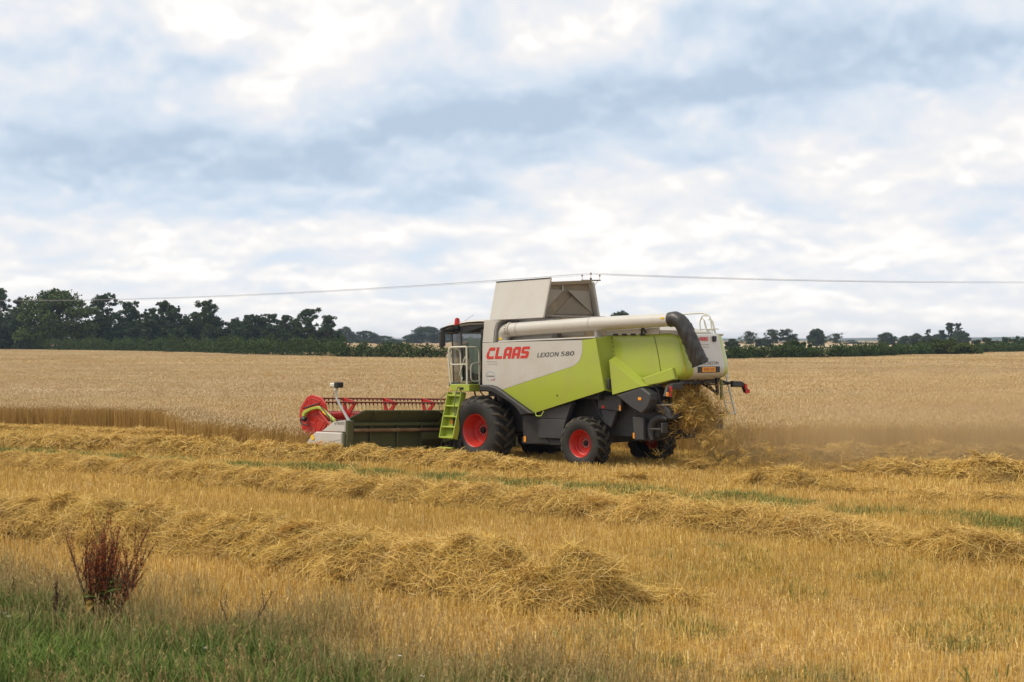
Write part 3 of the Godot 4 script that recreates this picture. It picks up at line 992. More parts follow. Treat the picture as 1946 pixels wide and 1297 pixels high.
func letter_polys(ch: String) -> Array:         # block letters in a 1 x 1 cell
	match ch:
		"C": return [V2([0.22, 0, 0.95, 0, 0.95, 0.24, 0.40, 0.24, 0.33, 0.32, 0.33, 0.72, 0.95, 0.72, 0.95, 1, 0.30, 1, 0.16, 0.86, 0.16, 0.70, 0.02, 0.55, 0.02, 0.18])]
		"L": return [V2([0.06, 0, 0.92, 0, 0.92, 0.24, 0.40, 0.24, 0.40, 1, 0.06, 1])]
		"A": return [V2([0.02, 0, 0.36, 0, 0.36, 1, 0.26, 1, 0.02, 0.78]), V2([0.36, 0.26, 0.62, 0.26, 0.62, 0.46, 0.36, 0.46]), V2([0.36, 0.74, 0.62, 0.74, 0.62, 1, 0.36, 1]), V2([0.62, 0, 0.96, 0, 0.96, 0.88, 0.86, 1, 0.62, 1])]
		"S": return [V2([0.04, 0, 0.80, 0, 0.94, 0.16, 0.94, 0.50, 0.82, 0.62, 0.34, 0.62, 0.34, 0.76, 0.94, 0.76, 0.94, 1, 0.16, 1, 0.02, 0.86, 0.02, 0.52, 0.14, 0.40, 0.60, 0.40, 0.60, 0.25, 0.04, 0.25])]
	return []

func block_word(word: String, x0: float, x1: float, y0: float, y1: float, rise: float, slant: float, to3: Callable) -> ArrayMesh:
	var b := MB.new()
	var w := (x1 - x0) / word.length()
	for i in word.length():
		for poly in letter_polys(word[i]):
			var q := PackedVector2Array()
			for p in poly:
				var y: float = p.y * (y1 - y0)
				var x: float = (i + p.x * 0.97) * w
				q.append(Vector2(x0 + x + y * slant, y0 + y + rise * x))
			q = MB.ccw(q)
			var ids := Geometry2D.triangulate_polygon(q)
			for k in range(0, ids.size(), 3):
				b.face([to3.call(q[ids[k]]), to3.call(q[ids[k + 1]]), to3.call(q[ids[k + 2]])], to3.call(q[0]) - (to3.call(q[0] + Vector2(1, 0)) - to3.call(q[0])).cross(to3.call(q[0] + Vector2(0, 1)) - to3.call(q[0])))
	return b.mesh()

# plain lettering fitted to a box and laid on a surface
func print_word(word: String, x0: float, x1: float, y0: float, y1: float, rise: float, slant: float, to3: Callable, bold := 0.0) -> ArrayMesh:
	var f := SystemFont.new()
	f.font_names = PackedStringArray(["Droid Sans"])
	var fv := FontVariation.new()
	fv.base_font = f
	fv.variation_embolden = bold
	var tm := TextMesh.new()
	tm.text = word
	tm.font = fv
	tm.font_size = 32
	tm.depth = 0.0
	var src: PackedVector3Array = tm.get_mesh_arrays()[Mesh.ARRAY_VERTEX]
	var ids = tm.get_mesh_arrays()[Mesh.ARRAY_INDEX]
	var box := AABB(src[0], Vector3.ZERO)
	for p in src: box = box.expand(p)
	var b := MB.new()
	var at := func(p: Vector3) -> Vector3:
		var x: float = (p.x - box.position.x) / box.size.x * (x1 - x0)
		var y: float = (p.y - box.position.y) / box.size.y * (y1 - y0)
		return to3.call(Vector2(x0 + x + y * slant, y0 + y + rise * x))
	var o: Vector3 = to3.call(Vector2(x0, y0))
	var inside: Vector3 = o - (to3.call(Vector2(x0 + 1, y0)) - o).cross(to3.call(Vector2(x0, y0 + 1)) - o)
	var cnt: int = ids.size() if ids else src.size()
	for k in range(0, cnt, 3):
		var q := []
		for j in 3: q.append(at.call(src[ids[k + j] if ids else k + j]))
		b.face(q, inside)
	return b.mesh()

func wheel(parent: Node3D, called: String, c: Vector3, R: float, rim_r: float, half: float, lugs: int, side: float, turn := 0.0):
	# side +1: outer face towards +z
	var t := Transform3D(Basis(Vector3.UP, turn) * Basis(Vector3(side, 0, 0), Vector3(0, 1, 0), Vector3(0, 0, side)), c)
	if side < 0: t = Transform3D(Basis(Vector3.UP, PI + turn), c)
	var w := Node3D.new()
	w.name = called
	parent.add_child(w, true)
	w.transform = t
	var b := MB.new()
	var s := R - rim_r
	var body := R - 0.062
	var prof := [Vector2(rim_r - 0.02, half * 0.82), Vector2(rim_r + s * 0.08, half * 0.93), Vector2(rim_r + s * 0.35, half * 1.04), Vector2(rim_r + s * 0.62, half * 1.02), Vector2(rim_r + s * 0.80, half * 0.92), Vector2(body - 0.01, half * 0.72), Vector2(body, half * 0.35), Vector2(body, -half * 0.35), Vector2(body - 0.01, -half * 0.72), Vector2(rim_r + s * 0.80, -half * 0.92), Vector2(rim_r + s * 0.62, -half * 1.02), Vector2(rim_r + s * 0.35, -half * 1.04), Vector2(rim_r, -half * 0.85)]
	var rev := prof.duplicate()
	rev.reverse()
	b.lathe(rev, 56)
	part(w, "tyre", b.mesh(), M.rubber)
	b = MB.new()
	for l in lugs:
		for hs in [1.0, -1.0]:
			var th0: float = TAU * (l + (0.0 if hs > 0 else 0.5)) / lugs
			var rows := []
			for k in 7:
				var f := k / 6.0
				var z: float = hs * half * lerpf(-0.06, 1.02, f)
				var az: float = absf(z) / half
				var r := body
				if az > 0.72: r = lerpf(body - 0.01, rim_r + s * 0.70, clampf((az - 0.72) / 0.30, 0, 1))
				var th := th0 + f * 0.30
				var dt := 0.030 / R * lerpf(1.0, 1.35, f)
				var hgt := 0.072 * (1.0 - 0.75 * smoothstep(0.85, 1.02, az))
				var ring := []
				for q in [[-dt * 1.35, 0.0], [-dt, hgt], [dt, hgt], [dt * 1.35, 0.0]]:
					var tt: float = th + q[0]
					ring.append(Vector3(cos(tt) * (r + q[1]), sin(tt) * (r + q[1]), z))
				rows.append(ring)
			var mid: Vector3
			for k in 6:
				mid = (rows[k][0] + rows[k][3] + rows[k + 1][0] + rows[k + 1][3]) * 0.25
				for q in 3: b.face([rows[k][q], rows[k][q + 1], rows[k + 1][q + 1], rows[k + 1][q]], mid * Vector3(0.97, 0.97, 1))
			b.face([rows[0][0], rows[0][1], rows[0][2], rows[0][3]], rows[3][1])
			b.face([rows[6][0], rows[6][1], rows[6][2], rows[6][3]], rows[3][1])
	part(w, "tread", b.mesh(), M.tread).set_meta("kind", "stuff")
	b = MB.new()
	var r := rim_r
	var h := half
	b.lathe([Vector2(0.02, -h * 0.10), Vector2(r * 0.36, -h * 0.10), Vector2(r * 0.40, -h * 0.02), Vector2(r * 0.62, -h * 0.05), Vector2(r * 0.72, h * 0.02), Vector2(r * 0.74, h * 0.22), Vector2(r * 0.82, h * 0.28), Vector2(r * 0.84, h * 0.5), Vector2(r * 0.90, h * 0.56), Vector2(r * 0.92, h * 0.84), Vector2(r * 0.99, h * 0.90), Vector2(r * 1.0, h * 0.86)], 48)
	part(w, "rim", b.mesh(), M.red)
	b = MB.new()
	b.lathe([Vector2(0.0, h * 0.12), Vector2(r * 0.13, h * 0.12), Vector2(r * 0.17, h * 0.08), Vector2(r * 0.18, -h * 0.1)].map(func(p): return p), 20)
	b.lathe([Vector2(r * 0.18, -h * 0.1), Vector2(r * 0.17, h * 0.08), Vector2(r * 0.13, h * 0.12), Vector2(0.0, h * 0.12)], 20)
	part(w, "hub", b.mesh(), M.dark)
	for i in 10:
		var a := TAU * i / 10
		b = MB.new()
		b.box(Vector3(cos(a) * r * 0.29, sin(a) * r * 0.29, -h * 0.07), Vector3(0.028, 0.028, 0.05), Basis(Vector3(0, 0, 1), a), 0.005)
		part(w, "wheel_nut", b.mesh(), M.steel)

func hood_x(y: float) -> float:
	return 0.05 - 0.17 * smoothstep(2.5, 3.45, y) - 0.22 * pow(clampf((2.48 - y) / 0.22, 0, 1), 2.0)

func build_combine():
	var c := thing("combine_harvester", "lime green and white combine harvester with red wheels and open tank flaps", "combine harvester", machine_at)
	c.rotation.y = -deg_to_rad(YAW)
	var b := MB.new()
	var one := func(called: String, poly: Array, z0: float, z1: float, m: Material, bev := 0.012) -> MeshInstance3D:
		var q := MB.new()
		q.prism(V2(poly), z0, z1, bev)
		return part(c, called, q.mesh(), m)
	var blk := func(called: String, at: Vector3, size: Vector3, m: Material, bev := 0.012, basis := Basis.IDENTITY) -> MeshInstance3D:
		var q := MB.new()
		q.box(at, size, basis, bev)
		return part(c, called, q.mesh(), m)
	var pipe := func(called: String, pts: Array, r, m: Material, sides := 8) -> MeshInstance3D:
		var q := MB.new()
		q.tube(pts, r, sides)
		return part(c, called, q.mesh(), m)
	# ---- chassis and threshing body
	blk.call("chassis", Vector3(2.45, 1.32, 0), Vector3(4.9, 1.0, 1.7), M.dark)
	blk.call("body_core", Vector3(2.1, 2.45, -0.05), Vector3(3.8, 1.4, 2.7), M.dark)
	blk.call("straw_walker_body", Vector3(4.85, 2.75, 0), Vector3(2.6, 1.2, 1.86), M.dark)
	one.call("side_panel", [0.16, 3.17, 4.03, 3.29, 4.3, 2.0, 1.95, 1.36, 0.5, 2.06, 0.15, 2.06], -1.5, -1.44, M.green)
	# ---- left flank: white field, green sweep
	b.sheet(V2([0.16, 3.17, 3.6, 3.25, 3.605, 3.05, 3.59, 2.9, 3.54, 2.77, 3.45, 2.67, 3.3, 2.585, 0.875, 1.945, 0.70, 2.02, 0.5, 2.06, 0.15, 2.06]), side_z, 0.05)
	part(c, "white_side_panel", b.mesh(), M.white)
	b = MB.new()
	b.sheet(V2([3.605, 3.25, 4.03, 3.29, 4.30, 2.0, 4.22, 1.965, 1.95, 1.36, 1.07, 1.84, 0.88, 1.94, 3.3, 2.58, 3.455, 2.665, 3.545, 2.765, 3.595, 2.895, 3.61, 3.05]), side_z, 0.05)
	var gp := part(c, "green_side_panel", b.mesh(), M.green)
	b = MB.new()
	b.tube([Vector3(2.77, 1.83, side_z(2.77, 1.83)), Vector3(2.77, 1.83, side_z(2.77, 1.83) + 0.012)], 0.022, 10)
	part(gp, "latch", b.mesh(), M.black)
	b = MB.new()
	b.tube(rounded([Vector3(1.98, 1.38, 1.42), Vector3(2.03, 1.28, 1.44), Vector3(2.2, 1.29, 1.44), Vector3(2.27, 1.42, 1.42)], 0.04), 0.014, 6)
	part(gp, "handle", b.mesh(), M.green_plain)
	var on_side := func(p: Vector2) -> Vector3: return Vector3(p.x, p.y, side_z(p.x, p.y) + 0.004)
	part(c, "maker_lettering", block_word("CLAAS", 0.28, 1.82, 2.735, 3.045, 0.026, 0.26, on_side), M.red_mark)
	part(c, "model_lettering", print_word("LEXION", 2.11, 2.82, 2.80, 2.915, 0.045, 0.25, on_side, 0.7), M.grey_mark)
	part(c, "model_number", print_word("580", 2.90, 3.33, 2.836, 2.951, 0.045, 0.25, on_side, 0.7), M.grey_mark)
	for i in 2:
		b = MB.new()
		for k in 4:
			var x0: float = 0.32 + k * 0.095 + i * 0.03
			b.quad(on_side.call(Vector2(x0, 2.665 - i * 0.062)), on_side.call(Vector2(x0 + 0.085, 2.667 - i * 0.062)), on_side.call(Vector2(x0 + 0.085, 2.679 - i * 0.062)), on_side.call(Vector2(x0, 2.677 - i * 0.062)))
		part(c, "slogan_line", b.mesh(), M.green_dull if i == 0 else M.grey_light).set_meta("kind", "stuff")
	b = MB.new()
	for i in 26:
		if i in [19, 20]: continue
		var a0 := TAU * i / 26
		var a1 := TAU * (i + 0.95) / 26
		var cc := Vector2(0.45, 2.29)
		var p := [cc + Vector2(cos(a0) * 0.17, sin(a0) * 0.13), cc + Vector2(cos(a1) * 0.17, sin(a1) * 0.13), cc + Vector2(cos(a1) * 0.155, sin(a1) * 0.117), cc + Vector2(cos(a0) * 0.155, sin(a0) * 0.117)]
		b.face([on_side.call(p[0]), on_side.call(p[1]), on_side.call(p[2]), on_side.call(p[3])], Vector3(0.4, 2.3, 0))
	var ring := part(c, "dealer_sticker", b.mesh(), M.blue_mark)
	b = MB.new()
	for k in 3: b.quad(on_side.call(Vector2(0.33 + k * 0.085, 2.278)), on_side.call(Vector2(0.40 + k * 0.085, 2.28)), on_side.call(Vector2(0.40 + k * 0.085, 2.306)), on_side.call(Vector2(0.33 + k * 0.085, 2.304)))
	part(ring, "sticker_text_bar", b.mesh(), M.grey_mark)
	b = MB.new()
	b.quad(on_side.call(Vector2(0.47, 2.175)), on_side.call(Vector2(0.62, 2.19)), on_side.call(Vector2(0.62, 2.215)), on_side.call(Vector2(0.47, 2.20)))
	part(ring, "sticker_flag", b.mesh(), M.red_mark)
	# ledge along the top of the flank and the recess that holds the unloading tube
	one.call("top_ledge", [0.66, 3.185, 4.0, 3.295, 4.0, 3.335, 0.72, 3.225], 1.02, 1.46, M.white)
	b = MB.new()
	b.sheet(V2([0.16, 3.185, 0.54, 3.185, 0.57, 3.5, 0.63, 3.69, 0.73, 3.765, 0.42, 3.775, 0.2, 3.77, 0.2, 3.6]), func(x, y): return 1.47 - 0.09 * pow(max(0.0, y - 3.3), 2.0), 0.05)
	part(c, "corner_panel", b.mesh(), M.white)
	one.call("corner_panel_edge", [0.54, 3.185, 0.60, 3.185, 0.64, 3.5, 0.69, 3.66, 0.80, 3.765, 0.73, 3.765, 0.63, 3.69, 0.57, 3.5], 1.0, 1.455, M.grey_light)
	# ---- front fender
	one.call("fender", [0.13, 2.055, 0.5, 2.055, 0.70, 2.015, 0.89, 1.935, 1.07, 1.84, 1.98, 1.355, 1.6, 1.29, 1.44, 1.47, 1.2, 1.62, 0.95, 1.72, 0.6, 1.86, 0.35, 1.885, 0.13, 1.88], 0.9, 1.585, M.dark, 0.035)
	# ---- grey skirts below the flank
	one.call("front_skirt", [1.40, 1.25, 2.0, 1.36, 2.0, 1.0, 2.32, 0.58, 1.44, 0.53], 1.2, 1.28, M.dark)
	var lock: MeshInstance3D = one.call("locker", [1.98, 1.215, 2.0, 1.40, 3.13, 1.66, 2.94, 1.225], 1.15, 1.32, M.grey)
	one.call("locker_door", [1.98, 1.205, 2.935, 1.215, 2.79, 0.76, 2.74, 0.72, 2.0, 0.71], 1.15, 1.325, M.grey)
	blk.call("sill", Vector3(2.3, 0.62, 1.1), Vector3(1.9, 0.16, 0.3), M.dark)
	var orange := func(at: Vector3, size := Vector3(0.05, 0.14, 0.012)):
		blk.call("reflector", at, size, M.amber, 0.003)
	orange.call(Vector3(1.50, 0.66, 1.288), Vector3(0.07, 0.15, 0.012))
	orange.call(Vector3(4.52, 1.55, 1.108))
	orange.call(Vector3(4.96, 0.87, 1.108))
	orange.call(Vector3(5.30, 1.80, 1.308), Vector3(0.10, 0.07, 0.012))
	# ---- wheels
	wheel(c, "front_wheel", Vector3(0, 0.84, 1.28), 0.92, 0.445, 0.36, 20, 1.0)
	wheel(c, "front_wheel", Vector3(0, 0.84, -1.28), 0.92, 0.445, 0.36, 20, -1.0)
	wheel(c, "rear_wheel", Vector3(3.54, 0.63, 1.26), 0.67, 0.355, 0.26, 18, 1.0)
	wheel(c, "rear_wheel", Vector3(3.64, 0.63, -1.36), 0.67, 0.355, 0.26, 18, -1.0)
	b = MB.new()
	b.tube([Vector3(0, 0.84, -1.1), Vector3(0, 0.84, 1.1)], 0.16, 12)
	part(c, "front_axle", b.mesh(), M.dark)
	b = MB.new()
	b.box(Vector3(3.6, 0.75, 0), Vector3(0.26, 0.28, 2.3))
	part(c, "rear_axle", b.mesh(), M.dark)
	one.call("axle_carrier", [3.87, 1.5, 4.38, 1.47, 4.19, 1.04, 3.95, 1.16], 0.95, 1.06, M.grey)
	one.call("side_guard", [3.80, 1.84, 4.55, 1.86, 4.55, 1.46, 3.80, 1.51], 0.98, 1.10, M.grey)
	pipe.call("brace", [Vector3(3.62, 1.75, 1.06), Vector3(3.95, 1.2, 1.06)], 0.025, M.dark, 6)
	blk.call("round_reflector", Vector3(3.98, 1.56, 1.105), Vector3(0.08, 0.08, 0.012), M.lamp_red, 0.004)
	# ---- step from the flank to the narrower rear hood
	b = MB.new()
	b.hexa([Vector3(3.9, 1.98, 0.98), Vector3(4.32, 1.9, 0.98), Vector3(4.262, 2.0, 1.44), Vector3(4.2, 2.0, 1.44), Vector3(3.9, 3.35, 0.98), Vector3(4.15, 3.36, 0.98), Vector3(3.99, 3.288, 1.46), Vector3(3.95, 3.288, 1.46)])
	var stp := part(c, "flank_end_panel", b.mesh(), M.green)
	blk.call("switch_box", Vector3(4.32, 2.16, 1.22), Vector3(0.06, 0.26, 0.24), M.grey_mark, 0.008, Basis(Vector3(0, 0, 1), -0.06))
	# ---- rear hood
	var left := [Vector2(4.1, 1.0), Vector2(4.6, 1.012), Vector2(5.2, 1.02), Vector2(5.8, 1.012), Vector2(6.12, 0.995), Vector2(6.26, 0.965), Vector2(6.34, 0.91), Vector2(6.39, 0.80), Vector2(6.42, 0.65)]
	var mid := [Vector2(6.42, 0.65), Vector2(6.435, 0.5), Vector2(6.45, 0.2), Vector2(6.45, -0.2), Vector2(6.435, -0.5), Vector2(6.42, -0.65)]
	var right := []
	for i in left.size(): right.append(Vector2(left[left.size() - 1 - i].x, -left[left.size() - 1 - i].y))
	var hts := [2.27, 2.30, 2.34, 2.40, 2.48, 2.62, 2.8, 3.0, 3.15, 3.27, 3.35, 3.39, 3.405]
	for seg in [["hood_side", left, M.green], ["hood_back", mid, M.white], ["hood_side", right, M.green]]:
		b = MB.new()
		var g := []
		for y in hts:
			var row := []
			var tuck: float = 0.05 * pow(clampf((2.42 - y) / 0.15, 0, 1), 2.0) + 0.06 * pow(clampf((y - 3.3) / 0.105, 0, 1), 2.0)
			for p in seg[1]:
				var f := smoothstep(4.6, 6.4, p.x)
				row.append(Vector3(p.x + hood_x(y) * f - tuck * f, y, p.y - signf(p.y) * tuck - 0.02 * signf(p.y) * smoothstep(2.7, 3.4, y)))
			g.append(row)
		b.grid(g, true)
		part(c, seg[0], b.mesh(), seg[2])
	blk.call("hood_roof", Vector3(5.2, 3.38, 0), Vector3(2.1, 0.05, 1.84), M.white_dull)
	blk.call("hood_floor", Vector3(6.15, 2.34, 0), Vector3(0.35, 0.05, 1.5), M.dark)
	b = MB.new()
	b.sheet(V2([4.2, 2.42, 6.22, 2.42, 6.2, 2.29, 5.77, 2.19, 4.4, 1.87]), func(x, y): return 0.99 - 0.03 * pow(max(0.0, 2.42 - y) * 2.0, 2.0), 0.04)
	part(c, "hood_skirt", b.mesh(), M.green)
	b = MB.new()
	var seam := [Vector3(5.50, 3.35, 1.002), Vector3(5.56, 3.2, 1.010), Vector3(5.62, 3.0, 1.016), Vector3(5.68, 2.75, 1.022), Vector3(5.74, 2.42, 1.022)]
	b.tube(seam, 0.006, 4)
	part(c, "hood_seam", b.mesh(), M.dark)
	for i in 5:
		blk.call("bolt", Vector3(4.19 + i * 0.018, 3.3 - i * 0.11, 1.012), Vector3(0.03, 0.03, 0.02), M.green_dull, 0.004)
	# returns elevator cover on the side, with its sloping top
	b = MB.new()
	var A := Vector3(4.33, 2.74, 1.30)
	var B := Vector3(5.33, 2.10, 1.30)
	var C := Vector3(4.43, 1.885, 1.30)
	var A2 := Vector3(4.31, 2.87, 0.98)
	var B2 := Vector3(5.42, 2.13, 0.98)
	var C2 := Vector3(4.43, 1.86, 0.98)
	var ctr := (A + B + C + A2 + B2 + C2) / 6.0
	for f in [[A, B, C], [A2, B2, C2], [A, A2, B2, B], [A, C, C2, A2], [C, B, B2, C2]]: b.face(f, ctr)
	part(c, "elevator_cover", b.mesh(), M.green)
	one.call("flared_panel", [5.17, 2.30, 6.13, 2.57, 6.21, 2.29, 5.77, 2.19, 5.38, 2.12], 0.98, 1.085, M.green, 0.02)
	one.call("chute_cover", [4.54, 1.87, 5.33, 2.085, 5.62, 1.92, 5.64, 1.79, 5.53, 1.58, 5.35, 1.43, 5.07, 1.54], 0.92, 1.30, M.grey, 0.03)
	one.call("chopper_side", [4.91, 1.33, 5.26, 1.33, 5.26, 0.78, 4.96, 0.77], 0.98, 1.10, M.grey)
	blk.call("chopper_frame", Vector3(5.1, 0.80, 0), Vector3(0.5, 0.12, 1.9), M.dark)
	blk.call("chopper_housing", Vector3(5.2, 1.45, 0), Vector3(0.7, 1.2, 1.7), M.dark)
	b = MB.new()
	b.prism(V2([5.5, 1.75, 5.75, 1.68, 5.95, 1.5, 6.02, 1.32, 5.9, 1.30, 5.75, 1.42, 5.5, 1.5]), -0.95, 0.95, 0.02)
	part(c, "straw_deflector", b.mesh(), M.grey)
	b = MB.new()
	b.tube(arc(Vector3(5.66, 0.98, 0.90), Vector3(0.34, 0, 0), Vector3(0, 0.36, 0), 60, 215, 12), [0.05, 0.08, 0.10, 0.11, 0.11, 0.11, 0.11, 0.11, 0.11, 0.10, 0.09, 0.07, 0.05], 8)
	part(c, "chaff_housing", b.mesh(), M.grey)
	for s in [1.0, -1.0]:
		var sp := blk.call("spreader_blade", Vector3(5.92, 1.10, 1.12 * s), Vector3(0.05, 0.24, 0.34), M.grey, 0.01, Basis(Vector3.UP, 0.25 * s)) as MeshInstance3D
		b = MB.new()
		b.box(Vector3(5.75, 1.06, 1.12 * s), Vector3(0.34, 0.05, 0.3))
		part(sp, "spreader_arm", b.mesh(), M.dark)
	pipe.call("hydraulic_line", [Vector3(5.45, 2.2, 1.0), Vector3(5.62, 2.0, 0.98), Vector3(5.66, 1.7, 0.95)], 0.03, M.black, 6)
	pipe.call("stay", [Vector3(5.35, 1.62, 1.0), Vector3(6.0, 1.66, 0.9)], 0.025, M.dusty, 6)
	# ---- tail: plate, lamps, lettering
	var on_back := func(p: Vector2) -> Vector3: return Vector3(6.452 + hood_x(p.y) + 0.006 - 0.045 * pow(p.x / 0.65, 2.0), p.y, -p.x)
	part(c, "rear_maker_lettering", block_word("CLAAS", -0.52, 0.10, 3.225, 3.325, 0.0, 0.25, on_back), M.red_mark)
	part(c, "rear_model_lettering", print_word("LEXION", -0.35, 0.36, 2.64, 2.72, 0.0, 0.2, on_back), M.grey_mark)
	b = MB.new()
	for i in 2: b.quad(on_back.call(Vector2(-0.2, 3.13 - i * 0.06)), on_back.call(Vector2(0.1, 3.13 - i * 0.06)), on_back.call(Vector2(0.1, 3.14 - i * 0.06)), on_back.call(Vector2(-0.2, 3.14 - i * 0.06)))
	part(c, "rear_slogan_lines", b.mesh(), M.green_dull)
	blk.call("plate_recess", Vector3(6.48, 2.52, 0.05), Vector3(0.05, 0.15, 0.92), M.black)
	var pl: MeshInstance3D = blk.call("number_plate", Vector3(6.507, 2.52, 0.08), Vector3(0.012, 0.12, 0.56), M.plate, 0.003)
	b = MB.new()
	for i in 7: b.box(Vector3(6.514, 2.52, 0.27 - i * 0.06 - (0.03 if i > 3 else 0.0)), Vector3(0.004, 0.07, 0.034), Basis.IDENTITY, 0.001)
	part(pl, "plate_characters", b.mesh(), M.plate_ink).set_meta("kind", "stuff")
	blk.call("work_lamp", Vector3(6.36, 3.28, -0.36), Vector3(0.06, 0.14, 0.13), M.black)
	var wl: MeshInstance3D = blk.call("warning_label", Vector3(6.355, 2.54, 0.86), Vector3(0.012, 0.13, 0.22), M.yellow, 0.003, Basis(Vector3.UP, 0.62))
	b = MB.new()
	var wb := Basis(Vector3.UP, 0.62)
	for tri in [[-0.05, 0.035, 0.0, 0.045]]:
		var o := Vector3(6.355, 2.53, 0.86) + wb * Vector3(0.0075, 0, 0)
		b.tube([o + wb * Vector3(0, -0.035, 0.08), o + wb * Vector3(0, -0.035, 0.0), o + wb * Vector3(0, 0.035, 0.04), o + wb * Vector3(0, -0.035, 0.08)], 0.005, 4)
	part(wl, "warning_triangle", b.mesh(), M.black)
	blk.call("warning_label", Vector3(6.36, 2.54, -0.80), Vector3(0.012, 0.13, 0.16), M.yellow, 0.003, Basis(Vector3.UP, -0.5))
	for s in [1.0, -1.0]:
		b = MB.new()
		b.tube(rounded([Vector3(6.1, 2.28, 0.8 * s), Vector3(6.3, 2.17, 0.95 * s), Vector3(6.4, 2.16, 1.15 * s)], 0.06), 0.035, 8)
		b.prism(V2([1.05, 2.22, 1.45, 2.20, 1.66, 2.12, 1.76, 1.90, 1.62, 1.90, 1.54, 2.05, 1.05, 2.06]), -0.05, 0.05, 0.02, Transform3D(Basis(Vector3(0, 0, s), Vector3(0, 1, 0), Vector3(-s, 0, 0)), Vector3(6.4, 0, 0)))
		var la := part(c, "tail_lamp_arm", b.mesh(), M.dark)
		b = MB.new()
		b.box(Vector3(6.462, 2.07, 1.59 * s), Vector3(0.03, 0.13, 0.09))
		b.box(Vector3(6.462, 1.93, 1.62 * s), Vector3(0.035, 0.10, 0.08))
		part(la, "tail_lamp", b.mesh(), M.lamp_red)
		b = MB.new()
		b.box(Vector3(6.462, 1.945, 1.72 * s), Vector3(0.035, 0.10, 0.07))
		part(la, "indicator", b.mesh(), M.amber if s > 0 else M.lamp_red)
	b = MB.new()
	b.bar(Vector3(6.3, 2.3, -0.55), Vector3(6.32, 1.86, -0.55), 0.07, 0.07)
	b.bar(Vector3(5.7, 2.25, -0.5), Vector3(6.3, 1.92, -0.55), 0.05, 0.05)
	b.bar(Vector3(6.2, 2.3, -0.1), Vector3(6.3, 1.92, -0.5), 0.05, 0.05)
	b.bar(Vector3(6.3, 2.28, 0.2), Vector3(6.25, 2.1, 0.3), 0.04, 0.04)
	part(c, "tow_frame", b.mesh(), M.dark)
	blk.call("tow_bracket", Vector3(6.36, 2.0, -0.66), Vector3(0.06, 0.5, 0.08), M.green_dull)
	# ---- rear ladder and handrails
	b = MB.new()
	var l0 := Vector3(5.52, 3.74, -1.1)
	var l1 := Vector3(6.26, 1.36, -1.1)
	var r0 := Vector3(5.52, 3.74, -1.45)
	var r1 := Vector3(6.24, 1.36, -1.45)
	b.tube([l0, l1], 0.024, 8)
	b.tube([r0, r1], 0.024, 8)
	for k in [l0, r0]: b.tube(rounded([k, k + Vector3(-0.06, 0.08, 0), k + Vector3(-0.12, 0.02, 0)], 0.05), 0.014, 6)
	var lad := part(c, "rear_ladder", b.mesh(), M.rail)
	for i in 9:
		var f := lerpf(0.10, 0.985, i / 8.0)
		b = MB.new()
		b.tube([l0.lerp(l1, f), r0.lerp(r1, f)], 0.016, 6)
		part(lad, "rung", b.mesh(), M.rail)
	pipe.call("ladder_bracket", [Vector3(5.9, 2.75, -0.98), Vector3(5.82, 2.78, -1.1)], 0.018, M.rail, 6)
	pipe.call("ladder_bracket", [Vector3(5.95, 2.12, -0.6), Vector3(6.02, 2.12, -1.1), Vector3(6.02, 2.12, -1.48)], 0.02, M.dark, 6)
	pipe.call("ladder_handrail", rounded([Vector3(5.95, 2.1, -1.5), Vector3(5.93, 2.35, -1.58), Vector3(5.68, 3.3, -1.62), Vector3(5.56, 3.38, -1.5), Vector3(5.52, 3.30, -1.42)], 0.12), 0.020, M.rail)
	pipe.call("roof_handrail", rounded([Vector3(4.75, 3.90, -0.92), Vector3(5.62, 3.94, -0.92), Vector3(5.82, 3.86, -0.94), Vector3(5.88, 3.40, -0.94)], 0.14), 0.02, M.rail)
	pipe.call("roof_handrail", rounded([Vector3(5.58, 3.4, -0.86), Vector3(5.55, 3.72, -0.86), Vector3(5.62, 3.88, -0.88), Vector3(5.74, 3.86, -0.92)], 0.12), 0.018, M.rail)
	pipe.call("roof_handrail", [Vector3(5.0, 3.50, -0.9), Vector3(5.9, 3.53, -0.95), Vector3(5.75, 3.53, -1.4)], 0.014, M.rail, 6)
	# ---- deck behind the tank, tube cradle
	blk.call("engine_deck", Vector3(3.25, 3.52, -0.15), Vector3(2.2, 0.55, 1.9), M.dusty)
	blk.call("engine_deck_lip", Vector3(3.35, 3.80, 0.1), Vector3(2.1, 0.05, 1.5), M.dusty)
	one.call("rear_deck", [4.3, 3.42, 4.3, 3.78, 4.6, 3.72, 5.9, 3.44, 5.9, 3.40], -0.85, 0.8, M.white_dull)
	pipe.call("exhaust", [Vector3(3.9, 3.78, 0.25), Vector3(3.9, 3.93, 0.25)], [0.06, 0.05], M.black, 10)
	one.call("tube_support_panel", [3.98, 3.36, 5.65, 3.39, 5.65, 3.565, 4.0, 3.49], 0.93, 1.0, M.white)
	one.call("rear_fairing", [5.66, 3.40, 6.2, 3.42, 6.22, 3.49, 5.66, 3.50], 0.88, 0.96, M.white)
	blk.call("tube_cradle", Vector3(3.82, 3.42, 1.12), Vector3(0.10, 0.22, 0.2), M.white)
	pipe.call("tube_lock", rounded([Vector3(5.2, 3.36, 1.08), Vector3(5.22, 3.5, 1.12), Vector3(5.28, 3.55, 1.15), Vector3(5.34, 3.42, 1.1)], 0.04), 0.03, M.dark, 6)
	for i in 4: blk.call("grille_slot", Vector3(4.3 + i * 0.28, 3.385, 1.002), Vector3(0.16, 0.05, 0.02), M.black, 0.004)
	blk.call("side_vent", Vector3(2.9, 3.40, 1.0), Vector3(0.75, 0.07, 0.06), M.white)
